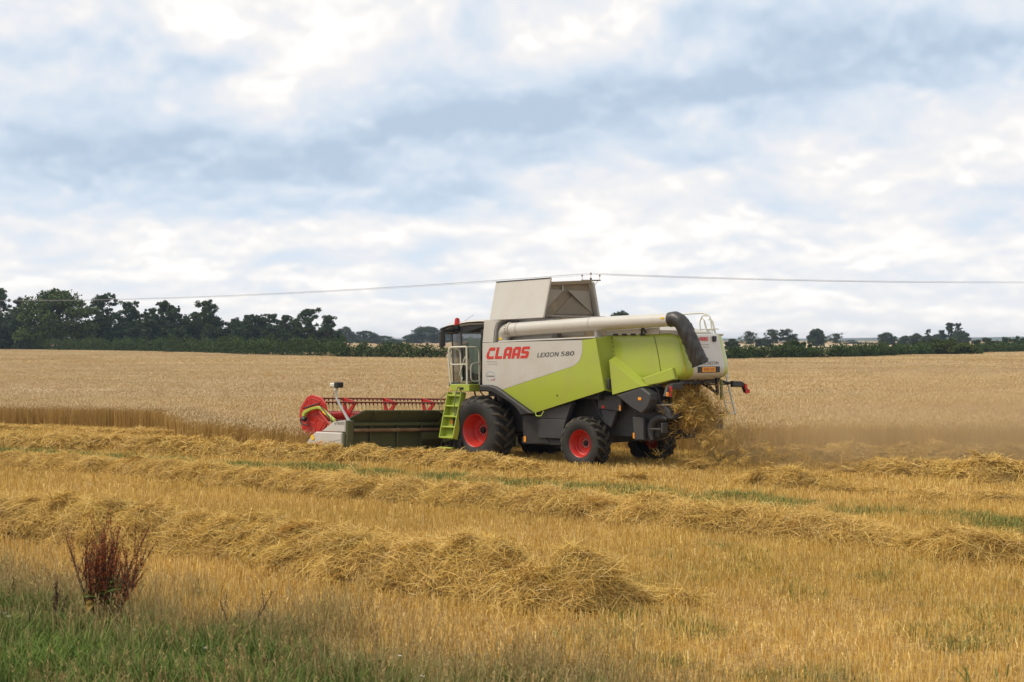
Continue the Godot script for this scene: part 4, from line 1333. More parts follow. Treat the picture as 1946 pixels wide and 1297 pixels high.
	# ---- unloading tube with elbow and rubber spout
	var tb: MeshInstance3D = pipe.call("unloading_tube", [Vector3(0.95, 3.515, 1.24), Vector3(3.7, 3.65, 1.24), Vector3(6.24, 3.745, 1.22)], [0.182, 0.175, 0.163], M.white, 24)
	for q in [[0.97, 3.517, 0.20, 0.035], [1.26, 3.53, 0.187, 0.012], [3.72, 3.651, 0.179, 0.012]]:
		b = MB.new()
		b.tube([Vector3(q[0] - q[3], q[1], 1.24), Vector3(q[0] + q[3], q[1] + 0.003, 1.24)], q[2], 24)
		part(tb, "flange", b.mesh(), M.white_dull)
	var el: MeshInstance3D = pipe.call("tube_elbow", [Vector3(0.70, 3.2, 1.2), Vector3(0.69, 3.33, 1.21), Vector3(0.72, 3.43, 1.22), Vector3(0.80, 3.49, 1.235), Vector3(0.95, 3.516, 1.24)], [0.17, 0.175, 0.185, 0.19, 0.188], M.white, 20)
	for i in 7:
		var a := TAU * i / 16.0 - 0.6
		b = MB.new()
		b.box(Vector3(0.90, 3.51 + sin(a) * 0.192, 1.24 + cos(a) * 0.192), Vector3(0.025, 0.025, 0.025), Basis.IDENTITY, 0.004)
		part(el, "bolt", b.mesh(), M.rusty)
	b = MB.new()
	b.box(Vector3(0.72, 3.28, 1.385), Vector3(0.11, 0.06, 0.01))
	part(el, "warning_label", b.mesh(), M.yellow)
	b = MB.new()
	b.box(Vector3(6.05, 3.78, 1.387), Vector3(0.10, 0.05, 0.01))
	part(tb, "warning_label", b.mesh(), M.yellow)
	pipe.call("tube_hinge_motor", [Vector3(0.85, 3.72, 1.2), Vector3(1.2, 3.73, 1.2)], 0.035, M.dark, 8)
	# spout: ribs of soft rubber, creased
	b = MB.new()
	var path := [Vector3(6.17, 3.745, 1.22), Vector3(6.32, 3.765, 1.22), Vector3(6.47, 3.70, 1.21), Vector3(6.58, 3.55, 1.19), Vector3(6.66, 3.38, 1.17), Vector3(6.74, 3.2, 1.14), Vector3(6.82, 3.0, 1.11), Vector3(6.90, 2.82, 1.08), Vector3(6.96, 2.66, 1.05)]
	var crease := noise(0.9, 55, 3)
	var rows := []
	for i in path.size() * 3 - 2:
		var f := i / 3.0
		var i0 := int(min(f, path.size() - 2))
		var p: Vector3 = path[i0].lerp(path[i0 + 1], f - i0)
		var z: Vector3 = (path[min(i0 + 1, path.size() - 1)] - path[max(i0 - 1, 0)]).normalized() if i0 > 0 else (path[1] - path[0]).normalized()
		var zz: Vector3 = (path[min(i0 + 2, path.size() - 1)] - path[i0]).normalized()
		z = z.lerp(zz, f - i0).normalized()
		var y := Vector3(0, 0, 1)
		y = (y - z * y.dot(z)).normalized()
		var x := y.cross(z)
		var row := []
		var r0_ := lerpf(0.185, 0.20, f / 8.0)
		for k in 29:
			var t := TAU * (k % 28) / 28.0
			var rr := r0_ * (1.0 + crease.get_noise_2d(cos(t) * 2.0 + f * 1.3, sin(t) * 2.0) * 0.22 * smoothstep(0.8, 3.0, f))
			row.append(p + x * cos(t) * rr * lerpf(1.0, 1.12, smoothstep(2, 8, f)) + y * sin(t) * rr * lerpf(1.0, 0.82, smoothstep(2, 8, f)))
		rows.append(row)
	b.grid(rows, true)
	part(c, "rubber_spout", b.mesh(), M.sleeve)
	# ---- grain tank with its flaps up
	blk.call("grain_tank", Vector3(1.2, 3.45, -0.12), Vector3(2.0, 0.70, 2.3), M.white)
	var slab := func(called: String, p: Array, th: Vector3, m: Material) -> MeshInstance3D:
		var q := MB.new()
		q.hexa([p[0], p[1], p[1] + th, p[0] + th, p[3], p[2], p[2] + th, p[3] + th])
		return part(c, called, q.mesh(), m)
	var fl: MeshInstance3D = slab.call("tank_flap", [Vector3(0.25, 3.775, 1.30), Vector3(2.14, 3.835, 1.30), Vector3(2.13, 4.85, 1.0), Vector3(0.21, 4.785, 1.0)], Vector3(0, -0.012, -0.05), M.white)
	b = MB.new()
	b.bar(Vector3(0.22, 4.80, 0.985), Vector3(2.14, 4.865, 0.985), 0.06, 0.03)
	part(fl, "flap_edge", b.mesh(), M.grey_mark)
	b = MB.new()
	b.bar(Vector3(2.155, 3.84, 1.29), Vector3(2.145, 4.85, 0.99), 0.05, 0.03)
	part(fl, "flap_edge", b.mesh(), M.white_dull)
	slab.call("tank_flap", [Vector3(0.25, 3.78, -1.10), Vector3(2.05, 3.84, -1.10), Vector3(2.05, 4.84, -0.82), Vector3(0.21, 4.78, -0.82)], Vector3(0, 0, 0.05), M.white_dull)
	slab.call("tank_front_flap", [Vector3(0.23, 3.78, 1.2), Vector3(0.23, 3.78, -1.05), Vector3(0.23, 4.72, -0.8), Vector3(0.23, 4.72, 0.95)], Vector3(0.04, 0, 0), M.white_dull)
	var rw: MeshInstance3D = slab.call("tank_rear_wall", [Vector3(1.93, 3.84, -1.05), Vector3(1.93, 3.84, 1.2), Vector3(1.93, 4.78, 0.96), Vector3(1.93, 4.78, -0.80)], Vector3(-0.04, 0, 0), M.dusty)
	b = MB.new()
	b.bar(Vector3(2.0, 4.72, 0.95), Vector3(2.0, 4.81, -0.82), 0.06, 0.09)
	part(rw, "top_beam", b.mesh(), M.dusty)
	b = MB.new()
	b.bar(Vector3(1.96, 4.54, 0.31), Vector3(1.96, 4.74, 0.31), 0.04, 0.03)
	part(rw, "post", b.mesh(), M.white_dull)
	for q in [[Vector3(1.96, 4.58, 0.97), Vector3(2.04, 4.56, 0.36), Vector3(1.96, 3.93, 1.14)], [Vector3(1.96, 4.57, -0.80), Vector3(2.04, 4.56, 0.18), Vector3(1.96, 3.95, -0.93)]]:
		b = MB.new()
		var mm_: Vector3 = (q[0] + q[1] + q[2]) / 3.0
		var back := Vector3(-0.025, 0, 0)
		b.face([q[0], q[1], q[2]], mm_ + back)
		b.face([q[0] + back, q[1] + back, q[2] + back], mm_)
		for e in 3: b.face([q[e], q[(e + 1) % 3], q[(e + 1) % 3] + back, q[e] + back], mm_ + back * 0.5)
		part(rw, "canvas_gusset", b.mesh(), M.gusset)
	b = MB.new()
	b.prism(V2([-0.35, 4.52, -0.20, 4.52, 0.62, 3.93, -1.02, 3.93]), -0.02, 0.0, 0.0, Transform3D(Basis(Vector3(0, 0, 1), Vector3(0, 1, 0), Vector3(-1, 0, 0)), Vector3(1.935, 0, 0)))
	part(rw, "dusty_centre", b.mesh(), M.tank_dust)
	b = MB.new()
	b.bar(Vector3(2.06, 3.85, -1.06), Vector3(2.05, 4.80, -0.82), 0.08, 0.08)
	part(rw, "corner_post", b.mesh(), M.white_dull)
	slab.call("tank_rear_lip", [Vector3(1.95, 3.86, 1.08), Vector3(2.3, 3.86, 1.02), Vector3(2.3, 3.885, 1.02), Vector3(1.95, 3.885, 1.08)], Vector3(0, 0.0, -2.1), M.white_dull)
	# ---- cab
	one.call("cab_roof", [-1.72, 3.60, -1.5, 3.69, -1.04, 3.745, -0.74, 3.785, -0.3, 3.80, 0.22, 3.80, 0.22, 3.67, -0.7, 3.655, -1.2, 3.60, -1.72, 3.54], -1.1, 1.1, M.white, 0.05)
	one.call("cab_visor", [-1.86, 3.57, -1.2, 3.595, -0.7, 3.65, -0.17, 3.665, -0.17, 3.58, -0.83, 3.42, -1.6, 3.41, -1.86, 3.47], -1.06, 1.06, M.black, 0.03)
	var plan := [Vector2(-0.17, 1.08), Vector2(-0.97, 1.08), Vector2(-1.5, 0.86), Vector2(-1.7, 0.5), Vector2(-1.76, 0.0), Vector2(-1.7, -0.5), Vector2(-1.5, -0.86), Vector2(-0.97, -1.08), Vector2(-0.17, -1.08)]
	for i in plan.size() - 1:
		var p0: Vector2 = plan[i]
		var p1: Vector2 = plan[i + 1]
		var lo := 2.1
		b = MB.new()
		var q := [Vector3(p0.x, lo, p0.y), Vector3(p1.x, lo, p1.y), Vector3(p1.x - 0.06 * (1.0 if i in [1, 2, 3, 4, 5, 6] else 0.0), 3.45, p1.y), Vector3(p0.x - 0.06 * (1.0 if i in [2, 3, 4, 5] else 0.0), 3.45, p0.y)]
		b.face(q, Vector3(-0.9, 2.8, 0))
		part(c, ["door_window", "front_quarter_window", "windscreen", "windscreen", "windscreen", "windscreen", "front_quarter_window", "side_window"][i], b.mesh(), M.glass)
	pipe.call("cab_pillar", [Vector3(-0.97, 2.08, 1.085), Vector3(-1.02, 3.45, 1.085)], 0.035, M.grey_mark, 6)
	pipe.call("cab_pillar", [Vector3(-0.97, 2.08, -1.085), Vector3(-1.02, 3.45, -1.085)], 0.035, M.grey_mark, 6)
	pipe.call("cab_pillar", [Vector3(-1.5, 2.08, 0.86), Vector3(-1.56, 3.45, 0.86)], 0.02, M.grey_mark, 6)
	pipe.call("cab_pillar", [Vector3(-1.5, 2.08, -0.86), Vector3(-1.56, 3.45, -0.86)], 0.02, M.grey_mark, 6)
	blk.call("cab_pillar", Vector3(-0.2, 2.8, 1.04), Vector3(0.14, 1.45, 0.08), M.black)
	blk.call("cab_pillar", Vector3(-0.2, 2.8, -1.04), Vector3(0.14, 1.45, 0.08), M.black)
	blk.call("cab_rear_wall", Vector3(-0.12, 2.78, 0), Vector3(0.06, 1.35, 2.0), M.black)
	b = MB.new()
	var bl := []  # pale rippled sheet standing in for the pale patch in the door glass
	for i in 9:
		var row := []
		for j in 15:
			var f := j / 14.0
			row.append(Vector3(lerpf(-0.80, -0.36, f) + 0.10 * (i / 8.0) * (0.5 - f), lerpf(3.36, 2.32, i / 8.0) - 0.10 * f, 1.0 + 0.018 * sin(f * 34.0 + i * 0.6)))
		bl.append(row)
	b.grid(bl)
	part(c, "window_pale_sheet", b.mesh(), M.pale_sheet)
	blk.call("cab_floor", Vector3(-0.85, 2.03, 0), Vector3(1.5, 0.12, 1.9), M.black)
	one.call("door_lower_panel", [-0.97, 2.08, -0.27, 2.08, -0.27, 2.30, -0.6, 2.36, -0.97, 2.60], 1.05, 1.075, M.black, 0.004)
	var st := MB.new()
	st.box(Vector3(-0.55, 2.45, 0), Vector3(0.5, 0.16, 0.52), Basis.IDENTITY, 0.05)
	st.box(Vector3(-0.33, 2.85, 0), Vector3(0.14, 0.75, 0.5), Basis(Vector3(0, 0, 1), -0.12), 0.05)
	st.box(Vector3(-0.55, 2.25, 0), Vector3(0.3, 0.3, 0.3))
	part(c, "driver_seat", st.mesh(), M.seat)
	st = MB.new()
	st.tube([Vector3(-1.3, 2.1, 0), Vector3(-1.12, 2.75, 0)], 0.05, 8)
	st.tube(arc(Vector3(-1.1, 2.78, 0), Vector3(0.06, 0.12, 0), Vector3(0, 0, 0.19), 0, 360, 18), 0.016, 6)
	part(c, "steering_wheel", st.mesh(), M.black)
	var bc: MeshInstance3D = pipe.call("beacon", [Vector3(-1.15, 3.66, 1.08), Vector3(-1.15, 3.73, 1.08), Vector3(-1.15, 3.82, 1.08), Vector3(-1.15, 3.85, 1.08)], [0.08, 0.078, 0.065, 0.03], M.lamp_red, 12)
	b = MB.new()
	b.tube([Vector3(-1.15, 3.55, 1.08), Vector3(-1.15, 3.67, 1.08)], 0.07, 12)
	part(bc, "beacon_base", b.mesh(), M.black)
	pipe.call("aerial", [Vector3(-1.1, 3.74, 0.9), Vector3(-0.7, 3.93, 0.9)], 0.004, M.black, 4)
	b = MB.new()
	b.tube(rounded([Vector3(-1.2, 3.62, 0.95), Vector3(-1.36, 3.62, 1.2), Vector3(-1.42, 3.55, 1.42), Vector3(-1.42, 3.48, 1.43)], 0.1), 0.03, 6)
	b.tube([Vector3(-1.3, 3.5, 1.0), Vector3(-1.4, 3.50, 1.36)], 0.03, 6)
	b.box(Vector3(-1.2, 3.53, 0.95), Vector3(0.36, 0.14, 0.22), Basis.IDENTITY, 0.03)
	var mi := part(c, "mirror_arm", b.mesh(), M.black)
	b = MB.new()
	b.box(Vector3(-1.41, 3.28, 1.40), Vector3(0.09, 0.43, 0.20), Basis(Vector3.UP, 0.2), 0.03)
	part(mi, "mirror_housing", b.mesh(), M.dark)
	b = MB.new()
	b.box(Vector3(-1.362, 3.28, 1.391), Vector3(0.006, 0.37, 0.16), Basis(Vector3.UP, 0.2), 0.002)
	part(mi, "mirror_glass", b.mesh(), M.grey_mark)
	# ---- platform, guard rails, ladder at the cab
	blk.call("platform", Vector3(-0.615, 1.965, 1.33), Vector3(0.73, 0.19, 0.45), M.green)
	blk.call("step_lamp", Vector3(-0.52, 1.95, 1.558), Vector3(0.12, 0.06, 0.012), M.black, 0.004)
	orange.call(Vector3(-0.94, 1.905, 1.558), Vector3(0.05, 0.03, 0.012))
	blk.call("floor_mat", Vector3(-0.7, 2.1, 1.2), Vector3(0.3, 0.08, 0.16), M.dusty)
	pipe.call("platform_brace", [Vector3(-0.3, 1.87, 1.3), Vector3(-0.45, 1.5, 1.0)], 0.025, M.black, 6)
	pipe.call("hydraulic_hose", rounded([Vector3(-0.2, 1.88, 1.2), Vector3(-0.1, 1.72, 1.1), Vector3(0.05, 1.76, 0.95)], 0.08), 0.02, M.black, 6)
	var rail := func(pts: Array, r := 0.022): pipe.call("guard_rail", rounded(pts, 0.13), r, M.rail, 8)
	rail.call([Vector3(-0.95, 2.05, 1.54), Vector3(-1.04, 2.8, 1.54), Vector3(-1.0, 3.05, 1.54), Vector3(-0.36, 3.065, 1.54)], 0.026)
	rail.call([Vector3(-0.34, 2.05, 1.54), Vector3(-0.36, 3.09, 1.54)], 0.027)
	rail.call([Vector3(-1.0, 2.95, 1.54), Vector3(-1.02, 3.03, 1.45), Vector3(-1.0, 2.98, 1.12), Vector3(-0.93, 2.06, 1.12)])
	rail.call([Vector3(-0.97, 2.92, 1.54), Vector3(-0.96, 2.58, 1.54), Vector3(-0.36, 2.60, 1.54)], 0.018)
	rail.call([Vector3(-0.36, 3.06, 1.52), Vector3(-0.30, 3.06, 1.22), Vector3(-0.28, 2.95, 1.14), Vector3(-0.26, 2.05, 1.14)], 0.018)
	rail.call([Vector3(-0.27, 2.62, 1.14), Vector3(-0.28, 2.62, 1.46), Vector3(-0.28, 2.14, 1.46), Vector3(-0.27, 2.14, 1.14)], 0.018)
	pipe.call("door_handle", rounded([Vector3(-0.9, 2.2, 1.12), Vector3(-0.98, 2.3, 1.16), Vector3(-0.80, 2.75, 1.16), Vector3(-0.72, 2.85, 1.14)], 0.1), 0.018, M.rail, 6)
	var up := (Vector3(-1.0, 1.82, 1.46) - Vector3(-1.0, 0.60, 1.80)).normalized()
	var lx := [-1.05, -0.55]
	var top_l := Vector3(0, 1.84, 1.46)
	var bot_l := Vector3(0, 0.60, 1.80)
	b = MB.new()
	for x in lx: b.bar(Vector3(x, bot_l.y, bot_l.z), Vector3(x, top_l.y, top_l.z), 0.03, 0.20, Vector3(0, 0.3, 1))
	b.bar(Vector3(-0.8, bot_l.y, bot_l.z - 0.1), Vector3(-0.8, top_l.y, top_l.z - 0.1), 0.47, 0.02, Vector3(0, 0.3, 1))
	var ld := part(c, "cab_ladder", b.mesh(), M.green_plain)
	for i in 5:
		b = MB.new()
		var p := bot_l.lerp(top_l, 0.03 + i * 0.225)
		b.box(Vector3(-0.8, p.y, p.z), Vector3(0.47, 0.045, 0.19))
		part(ld, "step", b.mesh(), M.green_plain)
	b = MB.new()
	b.box(Vector3(-0.8, 0.36, 1.86), Vector3(0.46, 0.04, 0.16))
	part(ld, "step", b.mesh(), M.green_plain)
	b = MB.new()
	for x in [-1.03, -0.88, -0.72, -0.57]: b.bar(Vector3(x, 0.36, 1.84), Vector3(x, 0.62, 1.78), 0.02, 0.02)
	b.box(Vector3(-0.46, 0.46, 1.7), Vector3(0.12, 0.26, 0.08))
	part(ld, "step_hanger", b.mesh(), M.black)
	b = MB.new()
	b.box(Vector3(-0.86, 1.05, 1.60), Vector3(0.09, 0.11, 0.02))
	part(ld, "warning_label", b.mesh(), M.amber)
	b = MB.new()
	b.tube(rounded([Vector3(-0.56, 1.28, 1.66), Vector3(-0.62, 1.34, 1.78), Vector3(-0.62, 1.9, 1.66), Vector3(-0.6, 2.02, 1.60), Vector3(-0.55, 1.86, 1.56)], 0.12), 0.015, 6)
	b.tube(rounded([Vector3(-1.03, 1.25, 1.64), Vector3(-1.16, 1.32, 1.78), Vector3(-1.16, 1.72, 1.70), Vector3(-1.05, 1.82, 1.52)], 0.12), 0.015, 6)
	part(ld, "ladder_handrail", b.mesh(), M.green_dull)
	# ---- feeder house
	b = MB.new()
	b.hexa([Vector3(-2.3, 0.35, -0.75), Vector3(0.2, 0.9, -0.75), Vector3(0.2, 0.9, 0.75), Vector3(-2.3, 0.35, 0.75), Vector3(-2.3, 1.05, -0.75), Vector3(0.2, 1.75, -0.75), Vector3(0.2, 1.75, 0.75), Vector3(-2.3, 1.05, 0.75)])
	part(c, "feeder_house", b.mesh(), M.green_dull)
	build_header(c)

func build_header(c: Node3D):
	var h := Node3D.new()
	h.name = "header"
	c.add_child(h)
	var tilt := Basis(Vector3(1, 0, 0), deg_to_rad(-1.75))
	var pivot := Vector3(-2.5, 0.7, 4.5)
	h.transform = Transform3D(tilt, pivot - tilt * pivot)
	var b := MB.new()
	var W := 4.5
	# trough: back wall, sloping top, floor
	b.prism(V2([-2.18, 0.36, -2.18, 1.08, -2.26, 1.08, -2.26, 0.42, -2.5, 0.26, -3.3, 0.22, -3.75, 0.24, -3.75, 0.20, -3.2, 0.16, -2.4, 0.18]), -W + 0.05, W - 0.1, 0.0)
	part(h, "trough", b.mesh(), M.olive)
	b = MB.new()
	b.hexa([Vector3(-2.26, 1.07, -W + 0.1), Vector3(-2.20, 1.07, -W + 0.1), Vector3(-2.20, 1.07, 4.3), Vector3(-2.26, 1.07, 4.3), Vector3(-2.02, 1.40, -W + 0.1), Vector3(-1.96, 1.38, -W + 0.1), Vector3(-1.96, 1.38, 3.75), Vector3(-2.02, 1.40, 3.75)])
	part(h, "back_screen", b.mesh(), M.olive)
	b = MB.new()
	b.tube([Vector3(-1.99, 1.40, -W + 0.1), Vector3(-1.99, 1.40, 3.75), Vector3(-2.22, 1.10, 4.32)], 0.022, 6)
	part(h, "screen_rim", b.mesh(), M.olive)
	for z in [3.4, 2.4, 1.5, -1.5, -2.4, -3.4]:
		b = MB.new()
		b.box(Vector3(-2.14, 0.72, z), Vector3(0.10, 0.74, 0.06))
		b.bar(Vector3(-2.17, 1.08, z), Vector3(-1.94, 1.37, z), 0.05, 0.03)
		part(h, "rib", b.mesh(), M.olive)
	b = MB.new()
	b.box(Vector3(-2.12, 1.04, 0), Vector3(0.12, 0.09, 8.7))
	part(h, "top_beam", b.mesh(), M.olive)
	b = MB.new()
	b.tube([Vector3(-2.06, 0.88, 4.1), Vector3(-2.06, 0.88, -4.1)], 0.05, 10)
	part(h, "drive_shaft", b.mesh(), M.rusty)
	b = MB.new()
	b.tube([Vector3(-2.75, 0.62, 4.3), Vector3(-2.75, 0.62, -4.3)], 0.22, 16)
	part(h, "intake_auger", b.mesh(), M.red)
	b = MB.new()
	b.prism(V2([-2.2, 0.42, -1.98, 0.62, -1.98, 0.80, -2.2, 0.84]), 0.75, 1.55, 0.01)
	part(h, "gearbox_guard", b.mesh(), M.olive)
	b = MB.new()
	for k in 60:
		var z := -4.35 + k * 0.148
		b.prism(V2([-3.74, 0.20, -3.74, 0.235, -3.87, 0.215]), z - 0.012, z + 0.012, 0.0)
	var cb := part(h, "cutter_bar", b.mesh(), M.steel)
	cb.set_meta("kind", "stuff")
	# ends
	for s in [1.0, -1.0]:
		var zo: float = 4.5 * s
		var zi: float = 4.42 * s
		var z0: float = min(zo, zi)
		var z1: float = max(zo, zi)
		b = MB.new()
		b.prism(V2([-1.93, 1.15, -1.93, 0.845, -2.86, 0.835, -2.60, 0.98, -2.42, 1.09, -2.2, 1.13]), z0, z1, 0.02)
		var ep := part(h, "end_cover", b.mesh(), M.white)
		b = MB.new()
		b.prism(V2([-2.03, 0.83, -3.05, 0.82, -3.25, 0.70, -3.42, 0.52, -3.3, 0.40, -2.7, 0.28, -2.03, 0.26]), z0 - 0.02, z1 + 0.02, 0.03)
		part(h, "lower_end_cover", b.mesh(), M.white)
		b = MB.new()
		b.prism(V2([-2.05, 0.66, -2.6, 0.56, -3.0, 0.46, -3.0, 0.44, -2.6, 0.54, -2.05, 0.64]), z1 + 0.018 if s > 0 else z0 - 0.024, z1 + 0.024 if s > 0 else z0 - 0.018, 0.0)
		part(ep, "cover_crease", b.mesh(), M.white_dull)
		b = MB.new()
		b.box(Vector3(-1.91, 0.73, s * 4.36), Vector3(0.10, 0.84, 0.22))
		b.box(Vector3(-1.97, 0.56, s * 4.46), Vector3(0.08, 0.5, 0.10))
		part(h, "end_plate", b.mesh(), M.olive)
		b = MB.new()
		b.prism(V2([-3.34, 0.60, -3.5, 0.46, -3.9, 0.18, -3.6, 0.16, -3.3, 0.36]), z0, z1, 0.015)
		part(h, "crop_divider", b.mesh(), M.green_plain)
		# reel arm
		b = MB.new()
		b.prism(V2([-2.42, 1.10, -2.46, 1.17, -3.02, 1.48, -3.12, 1.50, -3.4, 1.45, -3.68, 1.36, -3.76, 1.28, -3.74, 1.16, -3.66, 1.14, -3.62, 1.27, -3.4, 1.37, -3.14, 1.42, -3.02, 1.40, -2.54, 1.12]), min(s * 4.42, s * 4.34), max(s * 4.42, s * 4.34), 0.015)
		var arm := part(h, "reel_arm", b.mesh(), M.green_plain)
		b = MB.new()
		b.tube([Vector3(-3.68, 1.42, s * 4.40), Vector3(-3.08, 1.56, s * 4.40)], 0.022, 6)
		b.tube([Vector3(-3.0, 1.5, s * 4.42), Vector3(-2.6, 1.22, s * 4.45)], 0.016, 6)
		part(arm, "hose", b.mesh(), M.black)
		b = MB.new()
		b.tube([Vector3(-3.56, 1.12, s * 4.44), Vector3(-3.68, 1.15, s * 4.44)], 0.065, 10)
		b.tube(rounded([Vector3(-3.74, 1.12, s * 4.48), Vector3(-3.66, 1.0, s * 4.48), Vector3(-3.42, 0.98, s * 4.47)], 0.06), 0.02, 6)
		part(arm, "reel_motor", b.mesh(), M.dark)
		b = MB.new()
		b.tube([Vector3(-3.06, 1.34, s * 4.38), Vector3(-2.62, 0.98, s * 4.38)], 0.03, 8)
		part(arm, "lift_cylinder", b.mesh(), M.red)
		b = MB.new()
		b.box(Vector3(-2.82, 1.33, s * 4.428), Vector3(0.16, 0.07, 0.012), Basis(Vector3(0, 0, 1), -0.5), 0.003)
		part(arm, "reflector", b.mesh(), M.yellow)
		b = MB.new()
		b.box(Vector3(-3.16, 0.66, s * 4.53), Vector3(0.11, 0.14, 0.012), Basis(Vector3(0, 0, 1), 0.5), 0.003)
		part(ep, "reflector", b.mesh(), M.yellow)
	part(h, "header_lettering", print_word("V900", -2.36, -1.98, 1.02, 1.11, 0.04, 0.15, func(p: Vector2) -> Vector3: return Vector3(p.x, p.y, 4.504)), M.grey_mark)
	part(h, "header_lettering", print_word("CLAAS", -3.02, -2.78, 0.50, 0.57, 0.12, 0.2, func(p: Vector2) -> Vector3: return Vector3(p.x, p.y, 4.527)), M.red_mark)
	# reel
	var rc := Vector3(-3.42, 1.22, 0)
	var R := 0.50
	var angs := [109.0, 49.0, -11.0, -71.0, -131.0, 169.0]
	b = MB.new()
	b.tube([rc + Vector3(0, 0, 4.2), rc + Vector3(0, 0, -4.2)], 0.11, 16)
	part(h, "reel_tube", b.mesh(), M.red)
	for s in [1.0, -1.0]:
		b = MB.new()
		var poly := PackedVector2Array()
		for a in angs:
			for o in [11.0, -11.0]:
				var t := deg_to_rad(a + o)
				poly.append(Vector2(rc.x, rc.y) + Vector2(cos(t), sin(t)) * (R + 0.085))
		b.prism(poly, s * 4.26 - 0.03, s * 4.26 + 0.03, 0.02)
		var disc := part(h, "reel_end_plate", b.mesh(), M.red)
		for k in 6:      # raised pressings
			b = MB.new()
			var t0 := deg_to_rad(angs[k] - 6.0)
			var t1 := deg_to_rad(angs[k] - 54.0)
			var o2 := Vector2(rc.x, rc.y)
			var zf: float = s * 4.29
			var p := []
			for q in [[t0, 0.49], [t1, 0.49], [t1, 0.20], [t0, 0.20], [t0, 0.49]]: p.append(Vector3(o2.x + cos(q[0]) * q[1], o2.y + sin(q[0]) * q[1], zf))
			b.tube(rounded(p, 0.04), 0.013, 6)
			part(disc, "pressing", b.mesh(), M.red)
	for z in [3.07, 1.54, 0.02, -1.5, -3.0]:
		b = MB.new()
		for k in 6:
			var t := deg_to_rad(angs[k])
			var d := Vector3(cos(t), sin(t), 0)
			var n := Vector3(-sin(t), cos(t), 0)
			var e := Vector3(0, 0, 0.02)
			var base := rc + Vector3(0, 0, z)
			b.hexa([base + d * 0.08 - n * 0.07 - e, base + d * 0.08 + n * 0.07 - e, base + d * 0.08 + n * 0.07 + e, base + d * 0.08 - n * 0.07 + e, base + d * R - n * 0.035 - e, base + d * R + n * 0.035 - e, base + d * R + n * 0.035 + e, base + d * R - n * 0.035 + e])
			var t2 := deg_to_rad(angs[(k + 1) % 6])
			var d2 := Vector3(cos(t2), sin(t2), 0)
			if k % 2 == 0:
				b.hexa([base + d * (R - 0.10) - e, base + d2 * (R - 0.10) - e, base + d2 * (R - 0.10) + e, base + d * (R - 0.10) + e, base + d * (R + 0.03) - e, base + d2 * (R + 0.03) - e, base + d2 * (R + 0.03) + e, base + d * (R + 0.03) + e])
		part(h, "reel_spider", b.mesh(), M.red)
	for a in angs:
		var t := deg_to_rad(a)
		var o := rc + Vector3(cos(t), sin(t), 0) * R
		b = MB.new()
		b.tube([o + Vector3(0, 0, 4.25), o + Vector3(0, 0, -4.25)], 0.024, 8)
		var bat := part(h, "reel_bat", b.mesh(), M.bat)
		b = MB.new()
		for k in 57:
			var z := -4.2 + k * 0.15
			b.box(o + Vector3(0, -0.035, z), Vector3(0.03, 0.05, 0.03), Basis.IDENTITY, 0.004)
			b.tube([o + Vector3(0, -0.04, z), o + Vector3(0.02, -0.14, z), o + Vector3(0.05, -0.26, z)], 0.0045, 3)
		part(bat, "tines", b.mesh(), M.black).set_meta("kind", "stuff")
	# sensor lamp on a raking pole at the near end
	b = MB.new()
	b.tube([Vector3(-1.90, 1.12, 4.40), Vector3(-2.40, 1.72, 4.40), Vector3(-2.42, 1.95, 4.40)], 0.03, 8)
	b.tube([Vector3(-1.86, 1.12, 4.36), Vector3(-2.28, 1.58, 4.40)], 0.012, 5)
	var po := part(h, "lamp_pole", b.mesh(), M.steel)
	b = MB.new()
	b.tube([Vector3(-2.42, 1.92, 4.40), Vector3(-2.42, 2.0, 4.40)], 0.055, 10)
	b.box(Vector3(-2.50, 2.06, 4.40), Vector3(0.22, 0.12, 0.16), Basis.IDENTITY, 0.03)
	part(po, "lamp_bracket", b.mesh(), M.rail)
	b = MB.new()
	b.box(Vector3(-2.32, 2.07, 4.40), Vector3(0.16, 0.15, 0.22), Basis.IDENTITY, 0.02)
	part(po, "lamp_head", b.mesh(), M.black)
	b = MB.new()
	b.tube([Vector3(-2.50, 1.9, 4.42), Vector3(-2.52, 1.3, 4.44), Vector3(-2.50, 0.95, 4.46)], 0.006, 4)
	part(po, "cable", b.mesh(), M.black)

# ------------------------------------------------------------------ straw
func straw_clump(n: int, r: float, hgt: float, len_: float, w: float, flat: float) -> ArrayMesh:
	var b := Blades.new()
	var along := rng.randf() * TAU
	for i in n:
		var p := Vector3(rng.randfn(0, r * 0.45), rng.randf_range(-0.4, 1.0) * hgt, rng.randfn(0, r * 0.45))
		var t := along + rng.randfn(0, 0.75)
		var l := len_ * rng.randf_range(0.5, 1.2)
		var d := Vector3(cos(t), rng.randfn(0, flat), sin(t)).normalized() * l * 0.5
		var side := d.cross(Vector3(rng.randfn(), 1.5, rng.randfn())).normalized()
		var bow := Vector3(rng.randfn(), rng.randf_range(0.2, 1.4), rng.randfn()) * l * 0.10
		var k := straw_color(clampf(rng.randfn(0.46, 0.36), 0.0, 1.0))
		var k2 := straw_color(clampf(rng.randfn(0.56, 0.24), 0.0, 1.0))
		var ww := w * rng.randf_range(0.6, 1.5)
		if rng.randf() < 0.45: bow *= 0.25
		b.strip([p - d, p - d * 0.3 + bow, p + d * 0.35 + bow, p + d], [ww * 0.7, ww, ww, ww * 0.6], side, k, k2)
	return b.mesh()

var clumps := []
var clumps_far := []

